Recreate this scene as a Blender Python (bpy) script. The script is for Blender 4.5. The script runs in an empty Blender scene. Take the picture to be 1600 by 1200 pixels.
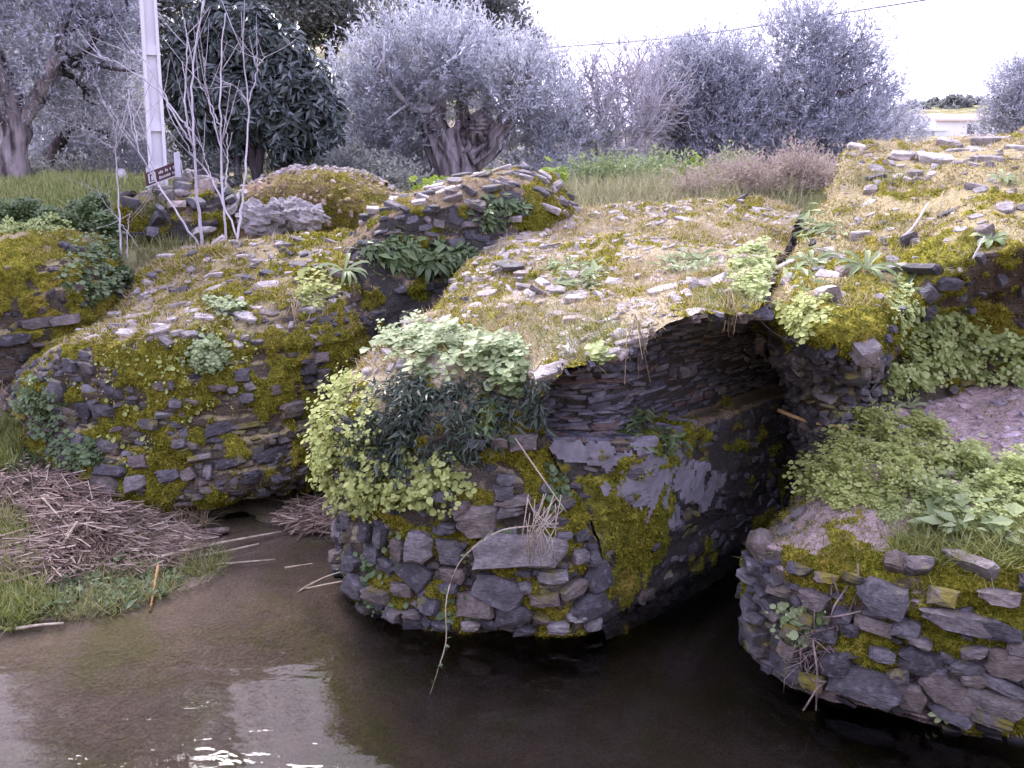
import bpy, math, random
import numpy as np
from mathutils import Matrix, Vector

# ------------------------------------------------------------------ camera, sky, sun, exposure
scene = bpy.context.scene
COL = scene.collection
CAM_H, PITCH, FPX = 3.2, math.radians(15.7), 1386.0
cam_data = bpy.data.cameras.new('camera')
cam = bpy.data.objects.new('camera', cam_data)
COL.objects.link(cam)
cam.location = (0, 0, CAM_H)
cam.rotation_euler = (math.pi / 2 - PITCH, 0, 0)
cam_data.sensor_width = 36
cam_data.lens = FPX / 1600 * 36
cam_data.clip_start, cam_data.clip_end = 0.05, 2000
scene.camera = cam

SUN_EL, SUN_AZ = math.radians(47.5), math.radians(-27)      # azimuth from +Y, negative = left
world = bpy.data.worlds.new('World')
scene.world = world
world.use_nodes = True
wn, wl = world.node_tree.nodes, world.node_tree.links
wn.clear()
sky = wn.new('ShaderNodeTexSky')
sky.sky_type = 'NISHITA'
sky.sun_disc = False
sky.sun_elevation, sky.sun_rotation = SUN_EL, SUN_AZ
sky.air_density, sky.dust_density, sky.ozone_density = 1.0, 4.0, 1.0
veil = wn.new('ShaderNodeMixRGB')                          # thin even cloud over the blue
veil.inputs[0].default_value = 0.72
veil.inputs[2].default_value = (11.6, 11.2, 17.4, 1)
bg = wn.new('ShaderNodeBackground')
bg.inputs[1].default_value = 0.094
wo = wn.new('ShaderNodeOutputWorld')
wl.new(sky.outputs[0], veil.inputs[1]); wl.new(veil.outputs[0], bg.inputs[0]); wl.new(bg.outputs[0], wo.inputs[0])

sun_data = bpy.data.lights.new('sun', 'SUN')
sun_data.energy, sun_data.angle, sun_data.color = 2.9, math.radians(22), (1.0, 0.94, 0.92)
sun = bpy.data.objects.new('sun', sun_data)
COL.objects.link(sun)
sd = Vector((math.sin(SUN_AZ) * math.cos(SUN_EL), math.cos(SUN_AZ) * math.cos(SUN_EL), math.sin(SUN_EL)))
sun.rotation_euler = sd.to_track_quat('Z', 'Y').to_euler()

vs = scene.view_settings
vs.view_transform, vs.look, vs.exposure, vs.gamma = 'Standard', 'None', 1.45, 1.0
vs.use_curve_mapping = False
scene.render.resolution_x, scene.render.resolution_y = 1024, 768
scene.cycles.max_bounces = 4
scene.cycles.diffuse_bounces, scene.cycles.glossy_bounces, scene.cycles.transmission_bounces, scene.cycles.volume_bounces = 2, 2, 2, 0
scene.cycles.caustics_reflective = scene.cycles.caustics_refractive = False
scene.cycles.use_adaptive_sampling, scene.cycles.adaptive_threshold = True, 0.03
scene.cycles.transparent_max_bounces = 12

# ------------------------------------------------------------------ helpers
R = np.random.default_rng(7)
CT, ST = math.cos(PITCH), math.sin(PITCH)

def at(px, py, Y):
    """point at distance Y in front of the camera that shows at this place of the 1600x1200 picture"""
    k = (600 - py) / FPX
    t = Y / (CT + k * ST)
    return np.array(((px - 800) / FPX * t, Y, CAM_H + t * (-ST + k * CT)))

def atz(px, py, z):
    k = (600 - py) / FPX
    t = (z - CAM_H) / (-ST + k * CT)
    return np.array(((px - 800) / FPX * t, t * (CT + k * ST), z))

def proj(p):
    p = np.asarray(p, float)
    y, z = p[..., 1], p[..., 2] - CAM_H
    d = y * CT - z * ST
    u = y * ST + z * CT
    d = np.where(np.abs(d) < 1e-3, 1e-3, d)
    return 800 + FPX * p[..., 0] / d, 600 - FPX * u / d, d

def mpp(p):
    return proj(p)[2] / FPX

def unit(v):
    return v / np.maximum(np.linalg.norm(v, axis=-1, keepdims=True), 1e-9)

def sstep(a, b, x):
    t = np.clip((x - a) / (b - a), 0, 1)
    return t * t * (3 - 2 * t)

def _hash(ix, iy, iz, seed):
    h = (ix.astype(np.int64) * 374761393 + iy.astype(np.int64) * 668265263 + iz.astype(np.int64) * 2147483647 + seed * 1274126177) & 0xffffffff
    h = ((h ^ (h >> 13)) * 1274126177) & 0xffffffff
    h = ((h ^ (h >> 16)) * 2246822519) & 0xffffffff
    return ((h ^ (h >> 15)) & 0xffff) / 65535.0

def noise(p, scale, seed=0):
    q = np.asarray(p, float) * scale
    i = np.floor(q); f = q - i
    f = f * f * (3 - 2 * f)
    i = i.astype(np.int64)
    x, y, z = i[..., 0], i[..., 1], i[..., 2]
    fx, fy, fz = f[..., 0], f[..., 1], f[..., 2]
    def c(a, b, d): return _hash(x + a, y + b, z + d, seed)
    x00 = c(0,0,0) * (1-fx) + c(1,0,0) * fx; x10 = c(0,1,0) * (1-fx) + c(1,1,0) * fx
    x01 = c(0,0,1) * (1-fx) + c(1,0,1) * fx; x11 = c(0,1,1) * (1-fx) + c(1,1,1) * fx
    return ((x00 * (1-fy) + x10 * fy) * (1-fz) + (x01 * (1-fy) + x11 * fy) * fz) * 2 - 1

def fbm(p, scale, octv=3, seed=0):
    s, a, t = 0, 1.0, 0
    for o in range(octv):
        s = s + a * noise(p, scale * 2.03 ** o, seed + o * 17); t += a; a *= .5
    return s / t

def mesh(name, v, f, mat, parent=None, smooth=False, tag=None):
    me = bpy.data.meshes.new(name)
    v = np.asarray(v, np.float32).reshape(-1, 3)
    me.vertices.add(len(v)); me.vertices.foreach_set('co', v.ravel())
    if isinstance(f, np.ndarray):
        n, k = f.shape
        me.loops.add(n * k); me.loops.foreach_set('vertex_index', f.astype(np.int32).ravel())
        me.polygons.add(n)
        me.polygons.foreach_set('loop_start', np.arange(0, n * k, k, dtype=np.int32))
    else:
        tot = [len(q) for q in f]
        me.loops.add(sum(tot)); me.loops.foreach_set('vertex_index', np.array([i for q in f for i in q], np.int32))
        me.polygons.add(len(f))
        me.polygons.foreach_set('loop_start', np.array([0] + list(np.cumsum(tot)[:-1]), np.int32))
    me.update(calc_edges=True); me.validate()
    me.polygons.foreach_set('use_smooth', np.full(len(me.polygons), bool(smooth)))
    me.materials.append(mat)
    return link(name, me, parent)

def link(name, data, parent=None):
    o = bpy.data.objects.new(name, data)
    COL.objects.link(o)
    if parent is not None: o.parent = parent
    return o

def tag(o, label=None, cat=None, group=None, kind=None):
    if label: o['label'] = label
    if cat: o['category'] = cat
    if group: o['group'] = group
    if kind: o['kind'] = kind
    return o

def empty(name, loc, label, cat, group=None, kind='thing'):
    o = link(name, None)
    o.location = [float(c) for c in loc]
    o.empty_display_size = .2
    return tag(o, label, cat, group, kind)

def put(o, parent):
    """parent a world-space mesh to an empty that has only a location"""
    o.parent = parent
    o.matrix_parent_inverse = Matrix.Translation(-Vector(parent.location))
    return o

def wmesh(name, v, f, mat, parent, smooth=False, kind=None):
    o = mesh(name, v, f, mat, None, smooth)
    if parent is not None: put(o, parent)
    if kind: o['kind'] = kind
    return o

def bake(tv, tf, pos, X, Y, Z):
    """many copies of one small shape: verts (N*k,3) and faces"""
    tv = np.asarray(tv, float); tf = np.asarray(tf)
    N, k = len(pos), len(tv)
    v = pos[:, None, :] + tv[None, :, 0, None] * X[:, None, :] + tv[None, :, 1, None] * Y[:, None, :] + tv[None, :, 2, None] * Z[:, None, :]
    f = tf[None] + (np.arange(N) * k)[:, None, None]
    return v.reshape(-1, 3), f.reshape(-1, tf.shape[1])

def join(parts):
    vs_, fs_, o = [], [], 0
    for v, f in parts:
        vs_.append(v); fs_.append(f + o); o += len(v)
    return np.concatenate(vs_), np.concatenate(fs_)

def frame(n, d):
    n = unit(n); d = d - n * (n * d).sum(-1, keepdims=True)
    Y = unit(d); X = np.cross(Y, n)
    return X, Y, n

def rdir(n): return unit(R.normal(size=(n, 3)))

LEAF_V = [(0,0,0), (.5,.42,.06), (0,1,-.05), (-.5,.42,.06)]; LEAF_F = [(0,1,2,3)]
BLADE_V = [(-.5,0,0), (.5,0,0), (0,1,0)]; BLADE_F = [(0,1,2)]
GRASS_V = [(-.5,0,0), (.5,0,0), (.38,.55,.16), (-.38,.55,.16), (0,1,.5)]; 
GRASS_F = [(0,1,2), (0,2,3), (3,2,4)]
def _clover():
    v, f = [], []
    for a in (0, 2.1, 4.2):
        c, s = math.cos(a), math.sin(a)
        b = len(v)
        for (x, y, z) in ((0,.05,0), (.3,.42,.07), (.2,.62,.03), (-.2,.62,.03), (-.3,.42,.07)):
            v.append((x*c - y*s, x*s + y*c, z))
        f += [(b, b+1, b+2), (b, b+2, b+3), (b, b+3, b+4)]
    return v, f
CLOVER_V, CLOVER_F = _clover()
def _disc(n=7):
    v = [(0,0,-.06)] + [(.5*math.cos(2*math.pi*i/n), .5*math.sin(2*math.pi*i/n), .05*(i % 2)) for i in range(n)]
    return v, [(0, 1+i, 1+(i+1) % n) for i in range(n)]
DISC_V, DISC_F = _disc()
def _strap():      # a long leaf that arches over
    v, f = [], []
    for i, (y, z, w) in enumerate(((0,0,.35), (.3,.22,.8), (.6,.32,1), (.85,.26,.8), (1,.1,.05))):
        v += [(-w*.5, y, z), (0, y, z-.06*w), (w*.5, y, z)]
        if i:
            b = 3*(i-1)
            f += [(b, b+1, b+4, b+3), (b+1, b+2, b+5, b+4)]
    return v, f
STRAP_V, STRAP_F = _strap()

class Tubes:
    def __init__(s): s.v, s.f, s.n = [], [], 0
    def add(s, pts, rad, n=6, rough=0.0, cap=True):
        pts = np.asarray(pts, float); m = len(pts)
        rad = np.full(m, rad) if np.isscalar(rad) else np.asarray(rad, float)
        t = unit(np.gradient(pts, axis=0))
        ref = np.array((.31, .17, .93)) if abs(t[0, 2]) < .8 else np.array((.93, .31, .1))
        X = unit(np.cross(t, ref)); Yv = np.cross(t, X)
        a = np.arange(n) * 2 * math.pi / n
        rr = rad[:, None] * np.ones((m, n))
        ring = pts[:, None, :] + rr[..., None] * (np.cos(a)[None, :, None] * X[:, None, :] + np.sin(a)[None, :, None] * Yv[:, None, :])
        if rough:
            ring = ring + (ring - pts[:, None, :]) * (rough * fbm(ring, 5.0, 2, 3))[..., None]
        b = s.n
        s.v.append(ring.reshape(-1, 3))
        i = np.arange(m - 1)[:, None] * n; j = np.arange(n)[None]; j2 = (j + 1) % n
        q = np.stack([b + i + j, b + i + j2, b + i + n + j2, b + i + n + j], -1).reshape(-1, 4)
        s.f += [tuple(r) for r in q]
        if cap:
            s.f.append(tuple(b + x for x in range(n))[::-1]); s.f.append(tuple(b + (m-1)*n + x for x in range(n)))
        s.n += m * n
        return s
    def build(s, name, mat, parent, smooth=True, kind=None):
        return wmesh(name, np.concatenate(s.v), s.f, mat, parent, smooth, kind)

def spline(ctrl, n):
    c = np.asarray(ctrl, float)
    c = np.concatenate([[2*c[0]-c[1]], c, [2*c[-1]-c[-2]]])
    t = np.linspace(0, len(c) - 3 - 1e-6, n); i = t.astype(int); f = (t - i)[:, None]
    p0, p1, p2, p3 = c[i], c[i+1], c[i+2], c[i+3]
    return .5 * (2*p1 + (p2-p0)*f + (2*p0-5*p1+4*p2-p3)*f**2 + (3*p1-p0-3*p2+p3)*f**3)

def spline_axis(c, n):
    return np.stack([spline(c[:, k], n) for k in range(c.shape[1])], 1)

# ------------------------------------------------------------------ materials
def nt(name):
    m = bpy.data.materials.new(name); m.use_nodes = True
    t = m.node_tree; t.nodes.clear()
    out = t.nodes.new('ShaderNodeOutputMaterial')
    return m, t, out
def N(t, typ, **kw):
    n = t.nodes.new(typ)
    for k, v in kw.items():
        if k[0] == 'i' and k[1:].isdigit(): n.inputs[int(k[1:])].default_value = v
        elif k in n.inputs: n.inputs[k].default_value = v
        else: setattr(n, k, v)
    return n
def L(t, a, b): t.links.new(a, b)
def mixc(t, fac, a, b, mode='MIX'):
    n = t.nodes.new('ShaderNodeMixRGB'); n.blend_type = mode
    for i, v in enumerate((fac, a, b)):
        if hasattr(v, 'node'): L(t, v, n.inputs[i])
        else: n.inputs[i].default_value = v if not isinstance(v, tuple) else (*v, 1) if len(v) == 3 else v
    return n.outputs[0]
def math_(t, op, a, b=0.0, clamp=False):
    n = t.nodes.new('ShaderNodeMath'); n.operation = op; n.use_clamp = clamp
    for i, v in enumerate((a, b)):
        if hasattr(v, 'node'): L(t, v, n.inputs[i])
        else: n.inputs[i].default_value = v
    return n.outputs[0]
def ramp(t, x, stops, interp='LINEAR'):
    n = t.nodes.new('ShaderNodeValToRGB'); n.color_ramp.interpolation = interp
    e = n.color_ramp.elements
    while len(e) < len(stops): e.new(.5)
    for i, (p, c) in enumerate(stops):
        e[i].position = p; e[i].color = (*c, 1) if isinstance(c, tuple) else (c, c, c, 1)
    L(t, x, n.inputs[0]); return n.outputs[0]
def tex(t, pos, scale, detail=4, rough=.55):
    n = N(t, 'ShaderNodeTexNoise'); n.inputs['Scale'].default_value = scale
    n.inputs['Detail'].default_value = detail; n.inputs['Roughness'].default_value = rough
    L(t, pos, n.inputs['Vector']); return n.outputs['Fac']
def bsdf(t, out, col, rough=.8, spec=.3, bump=None, bstr=.5, bdist=.02):
    p = N(t, 'ShaderNodeBsdfPrincipled')
    if hasattr(col, 'node'): L(t, col, p.inputs['Base Color'])
    else: p.inputs['Base Color'].default_value = (*col, 1)
    if hasattr(rough, 'node'): L(t, rough, p.inputs['Roughness'])
    else: p.inputs['Roughness'].default_value = rough
    p.inputs['Specular IOR Level'].default_value = spec
    if bump is not None:
        b = N(t, 'ShaderNodeBump'); b.inputs['Strength'].default_value = bstr; b.inputs['Distance'].default_value = bdist
        L(t, bump, b.inputs['Height']); L(t, b.outputs[0], p.inputs['Normal'])
    L(t, p.outputs[0], out.inputs[0]); return p
def rnd_island(t):
    g = N(t, 'ShaderNodeNewGeometry'); o = N(t, 'ShaderNodeObjectInfo')
    return math_(t, 'FRACT', math_(t, 'ADD', g.outputs['Random Per Island'], o.outputs['Random']))

MOSS_D, MOSS_L = (.045, .045, .008), (.23, .19, .022)
def mat_stone(name, stops, moss=.3, up=.3, rough=.75, soil=0.0, mscale=3.2, spec=.35):
    m, t, out = nt(name)
    g = N(t, 'ShaderNodeNewGeometry'); pos = g.outputs['Position']
    base = ramp(t, rnd_island(t), stops)
    n1 = tex(t, pos, 9, 4, .7)
    mp = N(t, 'ShaderNodeMapping'); mp.inputs['Scale'].default_value = (1, 1, 3.2); mp.inputs['Rotation'].default_value = (.25, .12, 0); L(t, pos, mp.inputs[0])
    n2 = tex(t, mp.outputs[0], 26, 3, .7)                      # the splitting planes of the schist
    col = mixc(t, .85, base, ramp(t, n1, [(.25, .35), (.5, 1.0), (.78, 1.85)]), 'MULTIPLY')
    col = mixc(t, .7, col, ramp(t, n2, [(.3, .5), (.5, 1.0), (.72, 1.5)]), 'MULTIPLY')
    lich = ramp(t, tex(t, pos, 22, 1, .5), [(.58, 0.0), (.75, .28)])
    col = mixc(t, lich, col, (.26, .245, .26))
    sep = N(t, 'ShaderNodeSeparateXYZ'); L(t, g.outputs['Normal'], sep.inputs[0])
    nm = tex(t, pos, mscale, 3, .62)
    k = math_(t, 'ADD', nm, math_(t, 'MULTIPLY', sep.outputs[2], up * .22))
    f = ramp(t, k, [(max(0, .62 - moss * .5), 0.0), (min(1, .78 - moss * .5), 1.0)])
    mcol = mixc(t, n1, MOSS_D, MOSS_L)
    col = mixc(t, f, col, mcol)
    if soil:
        s = ramp(t, math_(t, 'ADD', tex(t, pos, 5, 5, .7), math_(t, 'MULTIPLY', sep.outputs[2], .2)), [(.80 - soil * .4, 0.0), (.88 - soil * .4, 1.0)])
        col = mixc(t, s, col, (.30, .22, .15))
    sp = N(t, 'ShaderNodeSeparateXYZ'); L(t, pos, sp.inputs[0])          # wet and algae-stained just above the water
    wet = ramp(t, math_(t, 'ADD', sp.outputs[2], math_(t, 'MULTIPLY', n1, .14)), [(.08, .42), (.17, 1.0)])
    col = mixc(t, 1.0, col, wet, 'MULTIPLY')
    hb = math_(t, 'ADD', n1, math_(t, 'MULTIPLY', n2, .9))
    bsdf(t, out, col, rough, spec, hb, .9, .016)
    return m

SLATE = [(0, (.04, .036, .040)), (.3, (.066, .060, .064)), (.5, (.092, .084, .088)), (.7, (.105, .082, .07)), (.85, (.13, .108, .094)), (1, (.17, .157, .16))]
PALE = [(0, (.18, .158, .148)), (.4, (.28, .252, .235)), (.7, (.35, .318, .30)), (1, (.25, .20, .17))]
DARK = [(0, (.034, .032, .038)), (.5, (.06, .055, .064)), (1, (.10, .092, .102))]
M = {}
M['slate'] = mat_stone('slate', SLATE, .0)
M['slate_mossy'] = mat_stone('slate_mossy', SLATE, .20)
M['slate_clean'] = mat_stone('slate_clean', SLATE, -.12)
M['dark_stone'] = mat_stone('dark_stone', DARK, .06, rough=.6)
M['vault_stone'] = mat_stone('vault_stone', [(0, (.065, .06, .078)), (.4, (.11, .10, .125)), (.72, (.165, .155, .18)), (.9, (.115, .085, .08)), (1, (.12, .072, .066))], .02, up=-.2, rough=.6)
M['pale_stone'] = mat_stone('pale_stone', PALE, .02, up=0, rough=.8)
M['limestone'] = mat_stone('limestone', [(0, (.22, .20, .195)), (1, (.29, .265, .26))], .0, up=0, rough=.9, mscale=5)

def mat_core(name, dirt, top, bright=1.0):
    """mortar and earth between the stones, earth lying on what faces up, moss where the sheet carries cushions"""
    m, t, out = nt(name)
    g = N(t, 'ShaderNodeNewGeometry'); pos = g.outputs['Position']
    sep = N(t, 'ShaderNodeSeparateXYZ'); L(t, g.outputs['Normal'], sep.inputs[0])
    n0 = tex(t, pos, 2.6, 3, .6); n1 = tex(t, pos, 11, 3, .65); n2 = tex(t, pos, 60, 1, .6)
    d = mixc(t, n1, tuple(c * .55 for c in dirt), tuple(min(1, c * 1.6) for c in dirt))
    tp = mixc(t, n1, tuple(c * .65 for c in top), tuple(min(1, c * 1.35) for c in top))
    f = ramp(t, math_(t, 'ADD', sep.outputs[2], math_(t, 'MULTIPLY', math_(t, 'SUBTRACT', n0, .5), .8)), [(.45, 0.0), (.72, 1.0)])
    col = mixc(t, f, d, tp)
    at_ = N(t, 'ShaderNodeAttribute'); at_.attribute_name = 'moss'
    mc = ramp(t, n1, [(.28, (.05 * bright, .05 * bright, .008)), (.5, (.155 * bright, .148 * bright, .020)), (.72, (.32 * bright, .285 * bright, .038))])
    mc = mixc(t, ramp(t, n0, [(.50, 0.0), (.68, .6)]), mc, (.27 * bright, .19 * bright, .04))
    mf = ramp(t, math_(t, 'ADD', at_.outputs['Fac'], math_(t, 'MULTIPLY', math_(t, 'SUBTRACT', n1, .5), .6)), [(.30, 0.0), (.55, 1.0)])
    col = mixc(t, mf, col, mc)
    col = mixc(t, .6, col, ramp(t, n2, [(.3, .55), (.7, 1.35)]), 'MULTIPLY')
    bsdf(t, out, col, .95, .1, math_(t, 'ADD', n1, math_(t, 'MULTIPLY', n2, .6)), 1.0, .03)
    return m
M['core_mossy'] = mat_core('core_mossy', (.075, .06, .046), (.27, .225, .125), .92)
M['core_bare'] = mat_core('core_bare', (.068, .056, .046), (.30, .255, .165))
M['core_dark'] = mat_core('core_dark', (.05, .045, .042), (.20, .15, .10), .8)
M['core_pink'] = mat_core('core_pink', (.085, .07, .06), (.34, .26, .235))
M['mound'] = mat_core('mound', (.13, .085, .05), (.20, .14, .09))

def mat_leaf(name, c1, c2, rough=.5, tr=.3, spec=.4, c3=None):
    m, t, out = nt(name)
    stops = [(0, c1), (1, c2)] if c3 is None else [(0, c1), (.75, c2), (1, c3)]
    col = ramp(t, rnd_island(t), stops)
    p = bsdf(t, out, col, rough, spec)
    tl = N(t, 'ShaderNodeBsdfTranslucent'); L(t, col, tl.inputs[0])
    mx = N(t, 'ShaderNodeMixShader', i0=tr)
    L(t, p.outputs[0], mx.inputs[1]); L(t, tl.outputs[0], mx.inputs[2]); L(t, mx.outputs[0], out.inputs[0])
    return m
M['moss'] = mat_leaf('moss', (.09, .095, .012), (.31, .285, .035), .9, .35, .1, (.46, .38, .08))
M['moss_green'] = mat_leaf('moss_green', (.065, .08, .008), (.23, .235, .018), .9, .25, .1)
M['moss_rust'] = mat_leaf('moss_rust', (.17, .145, .04), (.34, .29, .10), .9, .25, .1, (.44, .39, .20))
M['dry_grass'] = mat_leaf('dry_grass', (.30, .23, .13), (.52, .44, .30), .8, .35, .2)
M['grass'] = mat_leaf('grass', (.11, .13, .04), (.27, .28, .10), .6, .4, .3, (.44, .38, .24))
M['grass_bright'] = mat_leaf('grass_bright', (.13, .16, .04), (.28, .31, .09), .6, .4, .3, (.44, .40, .22))
M['meadow'] = mat_leaf('meadow', (.15, .16, .08), (.32, .31, .17), .7, .4, .2, (.46, .41, .30))
M['meadow_green'] = mat_leaf('meadow_green', (.15, .18, .05), (.33, .36, .13), .7, .4, .2, (.44, .42, .24))
M['clover'] = mat_leaf('clover', (.25, .31, .09), (.46, .52, .22), .5, .4, .35)
M['cress'] = mat_leaf('cress', (.26, .30, .07), (.50, .54, .20), .55, .4, .3)
M['fern_dark'] = mat_leaf('fern_dark', (.016, .026, .016), (.06, .085, .05), .4, .2, .5)
M['leaf_mid'] = mat_leaf('leaf_mid', (.05, .085, .025), (.15, .21, .08), .45, .3, .5)
M['leaf_pale'] = mat_leaf('leaf_pale', (.16, .22, .08), (.34, .40, .20), .5, .35, .4)
M['mallow'] = mat_leaf('mallow', (.14, .22, .015), (.30, .40, .04), .5, .45, .4)
M['olive_leaf'] = mat_leaf('olive_leaf', (.26, .275, .29), (.50, .51, .57), .45, .45, .5, (.62, .62, .68))
M['olive_dark'] = mat_leaf('olive_dark', (.20, .21, .235), (.43, .44, .50), .45, .45, .5, (.58, .58, .65))
M['oak_leaf'] = mat_leaf('oak_leaf', (.11, .12, .11), (.28, .29, .27), .6, .42, .3)
M['loquat_leaf'] = mat_leaf('loquat_leaf', (.03, .044, .042), (.085, .108, .10), .30, .2, .8, (.15, .17, .165))  # last tone puts bluish grey sky glints into the leaf colour
M['litter'] = mat_leaf('litter', (.075, .052, .040), (.32, .235, .18), .8, .1, .2, (.56, .46, .37))
M['brush'] = mat_leaf('brush', (.26, .19, .17), (.46, .38, .34), .85, .3, .1, (.40, .42, .26))

def mat_bark(name, c1, c2, scale=10):
    m, t, out = nt(name)
    g = N(t, 'ShaderNodeNewGeometry')
    mp = N(t, 'ShaderNodeMapping'); mp.inputs['Scale'].default_value = (1, 1, .18); L(t, g.outputs['Position'], mp.inputs[0])
    n = tex(t, mp.outputs[0], scale, 6, .65)
    bsdf(t, out, mixc(t, ramp(t, n, [(.38, 0.0), (.62, 1.0)]), c1, c2), .9, .15, n, 1.0, .08)
    return m
M['bark'] = mat_bark('bark', (.05, .04, .042), (.34, .29, .30), 7)
M['bark_dark'] = mat_bark('bark_dark', (.035, .028, .03), (.12, .095, .10))
M['bark_pale'] = mat_bark('bark_pale', (.30, .27, .29), (.56, .52, .55), 6)
M['bare_twig'] = mat_bark('bare_twig', (.38, .35, .38), (.62, .58, .63), 6)
M['cane'] = mat_bark('cane', (.36, .29, .20), (.60, .52, .40), 12)
M['cane_orange'] = mat_bark('cane_orange', (.36, .20, .08), (.55, .36, .17), 12)
M['twig'] = mat_bark('twig', (.13, .09, .08), (.30, .24, .21), 14)

def mat_plain(name, col, rough=.7, spec=.3, var=.25, scale=8):
    m, t, out = nt(name)
    g = N(t, 'ShaderNodeNewGeometry'); n = tex(t, g.outputs['Position'], scale, 6, .65)
    c = mixc(t, n, tuple(x * (1 - var) for x in col), tuple(min(1, x * (1 + var)) for x in col))
    bsdf(t, out, c, rough, spec, n, .3, .01); return m
M['post_grey'] = mat_plain('post_grey', (.34, .33, .35), .8, .2, .2, 6)
M['concrete'] = mat_plain('concrete', (.60, .58, .60), .85, .2, .15, 3)
M['sign_red'] = mat_plain('sign_red', (.055, .017, .02), .5, .4, .1)
M['sign_white'] = mat_plain('sign_white', (.50, .48, .48), .6, .3, .06)
M['white'] = mat_plain('white', (.80, .80, .80), .6, .3, .06)
M['house_wall'] = mat_plain('house_wall', (.80, .79, .77), .9, .1, .05, 1)
M['roof_tile'] = mat_plain('roof_tile', (.45, .22, .14), .9, .1, .2, 2)
M['dark_glass'] = mat_plain('dark_glass', (.03, .03, .035), .2, .5, .1)
M['wire'] = mat_plain('wire', (.04, .04, .045), .6, .3, .1)

def mat_ground():
    m, t, out = nt('ground')
    g = N(t, 'ShaderNodeNewGeometry'); pos = g.outputs['Position']
    sep = N(t, 'ShaderNodeSeparateXYZ'); L(t, pos, sep.inputs[0])
    n0 = tex(t, pos, .5, 4, .65); n1 = tex(t, pos, 6, 3, .65); n2 = tex(t, pos, 50, 1, .6)
    mud = mixc(t, n1, (.085, .064, .048), (.19, .148, .112))
    mud = mixc(t, ramp(t, tex(t, pos, 1.6, 4, .6), [(.48, 0.0), (.62, .7)]), mud, (.10, .095, .035))
    soil = mixc(t, n1, (.12, .085, .07), (.24, .185, .15))
    grass = mixc(t, n1, (.055, .075, .018), (.17, .19, .05))
    dry = mixc(t, n1, (.20, .155, .10), (.40, .33, .22))
    up = mixc(t, ramp(t, n0, [(.42, 0.0), (.58, 1.0)]), grass, dry)
    low = mixc(t, ramp(t, math_(t, 'ADD', sep.outputs[2], math_(t, 'MULTIPLY', n1, .08)), [(.04, 0.0), (.10, 1.0)]), mud, soil)
    c = mixc(t, ramp(t, math_(t, 'MULTIPLY', sep.outputs[2], .4), [(.40, 0.0), (.75, 1.0)]), low, up)
    c = mixc(t, .5, c, ramp(t, n2, [(.3, .6), (.7, 1.35)]), 'MULTIPLY')
    bsdf(t, out, c, .9, .15, math_(t, 'ADD', n1, math_(t, 'MULTIPLY', n2, .4)), .8, .03)
    return m
M['ground'] = mat_ground()

def mat_water():
    m, t, out = nt('water')
    g = N(t, 'ShaderNodeNewGeometry'); pos = g.outputs['Position']
    mp = N(t, 'ShaderNodeMapping'); mp.inputs['Scale'].default_value = (1, 2.2, 1); L(t, pos, mp.inputs[0])
    n1 = tex(t, mp.outputs[0], 1.5, 2, .5); n2 = tex(t, mp.outputs[0], 9, 2, .5)
    rings = None
    for (cx, cy, r0, amp) in RINGS:
        vm = N(t, 'ShaderNodeVectorMath', operation='DISTANCE'); L(t, pos, vm.inputs[0]); vm.inputs[1].default_value = (cx, cy, 0)
        d = vm.outputs['Value']
        w = math_(t, 'SINE', math_(t, 'MULTIPLY', d, 110.0))
        e = math_(t, 'SUBTRACT', 1.0, math_(t, 'DIVIDE', d, r0), True)
        w = math_(t, 'MULTIPLY', math_(t, 'MULTIPLY', w, e), amp)
        rings = w if rings is None else math_(t, 'ADD', rings, w)
    h = math_(t, 'ADD', math_(t, 'MULTIPLY', n1, .42), math_(t, 'MULTIPLY', n2, .045))
    h = math_(t, 'ADD', h, rings)
    b = N(t, 'ShaderNodeBump'); b.inputs['Strength'].default_value = .55; b.inputs['Distance'].default_value = .035
    L(t, h, b.inputs['Height'])
    fr = N(t, 'ShaderNodeFresnel'); fr.inputs['IOR'].default_value = 1.33; L(t, b.outputs[0], fr.inputs['Normal'])
    gl = N(t, 'ShaderNodeBsdfGlossy'); gl.inputs['Roughness'].default_value = .03; gl.inputs['Color'].default_value = (1, 1, 1, 1); L(t, b.outputs[0], gl.inputs['Normal'])
    tr = N(t, 'ShaderNodeBsdfTransparent'); tr.inputs[0].default_value = (.93, .92, .90, 1)
    mx = N(t, 'ShaderNodeMixShader'); L(t, fr.outputs[0], mx.inputs[0]); L(t, tr.outputs[0], mx.inputs[1]); L(t, gl.outputs[0], mx.inputs[2])
    L(t, mx.outputs[0], out.inputs[0])
    ab = N(t, 'ShaderNodeVolumeAbsorption'); ab.inputs['Color'].default_value = (.50, .50, .47, 1); ab.inputs['Density'].default_value = 1.0
    L(t, ab.outputs[0], out.inputs['Volume'])
    return m
_r1 = atz(470, 1190, 0)
RINGS = [(_r1[0], _r1[1] + .05, .36, .004)]
M['water'] = mat_water()
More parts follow.
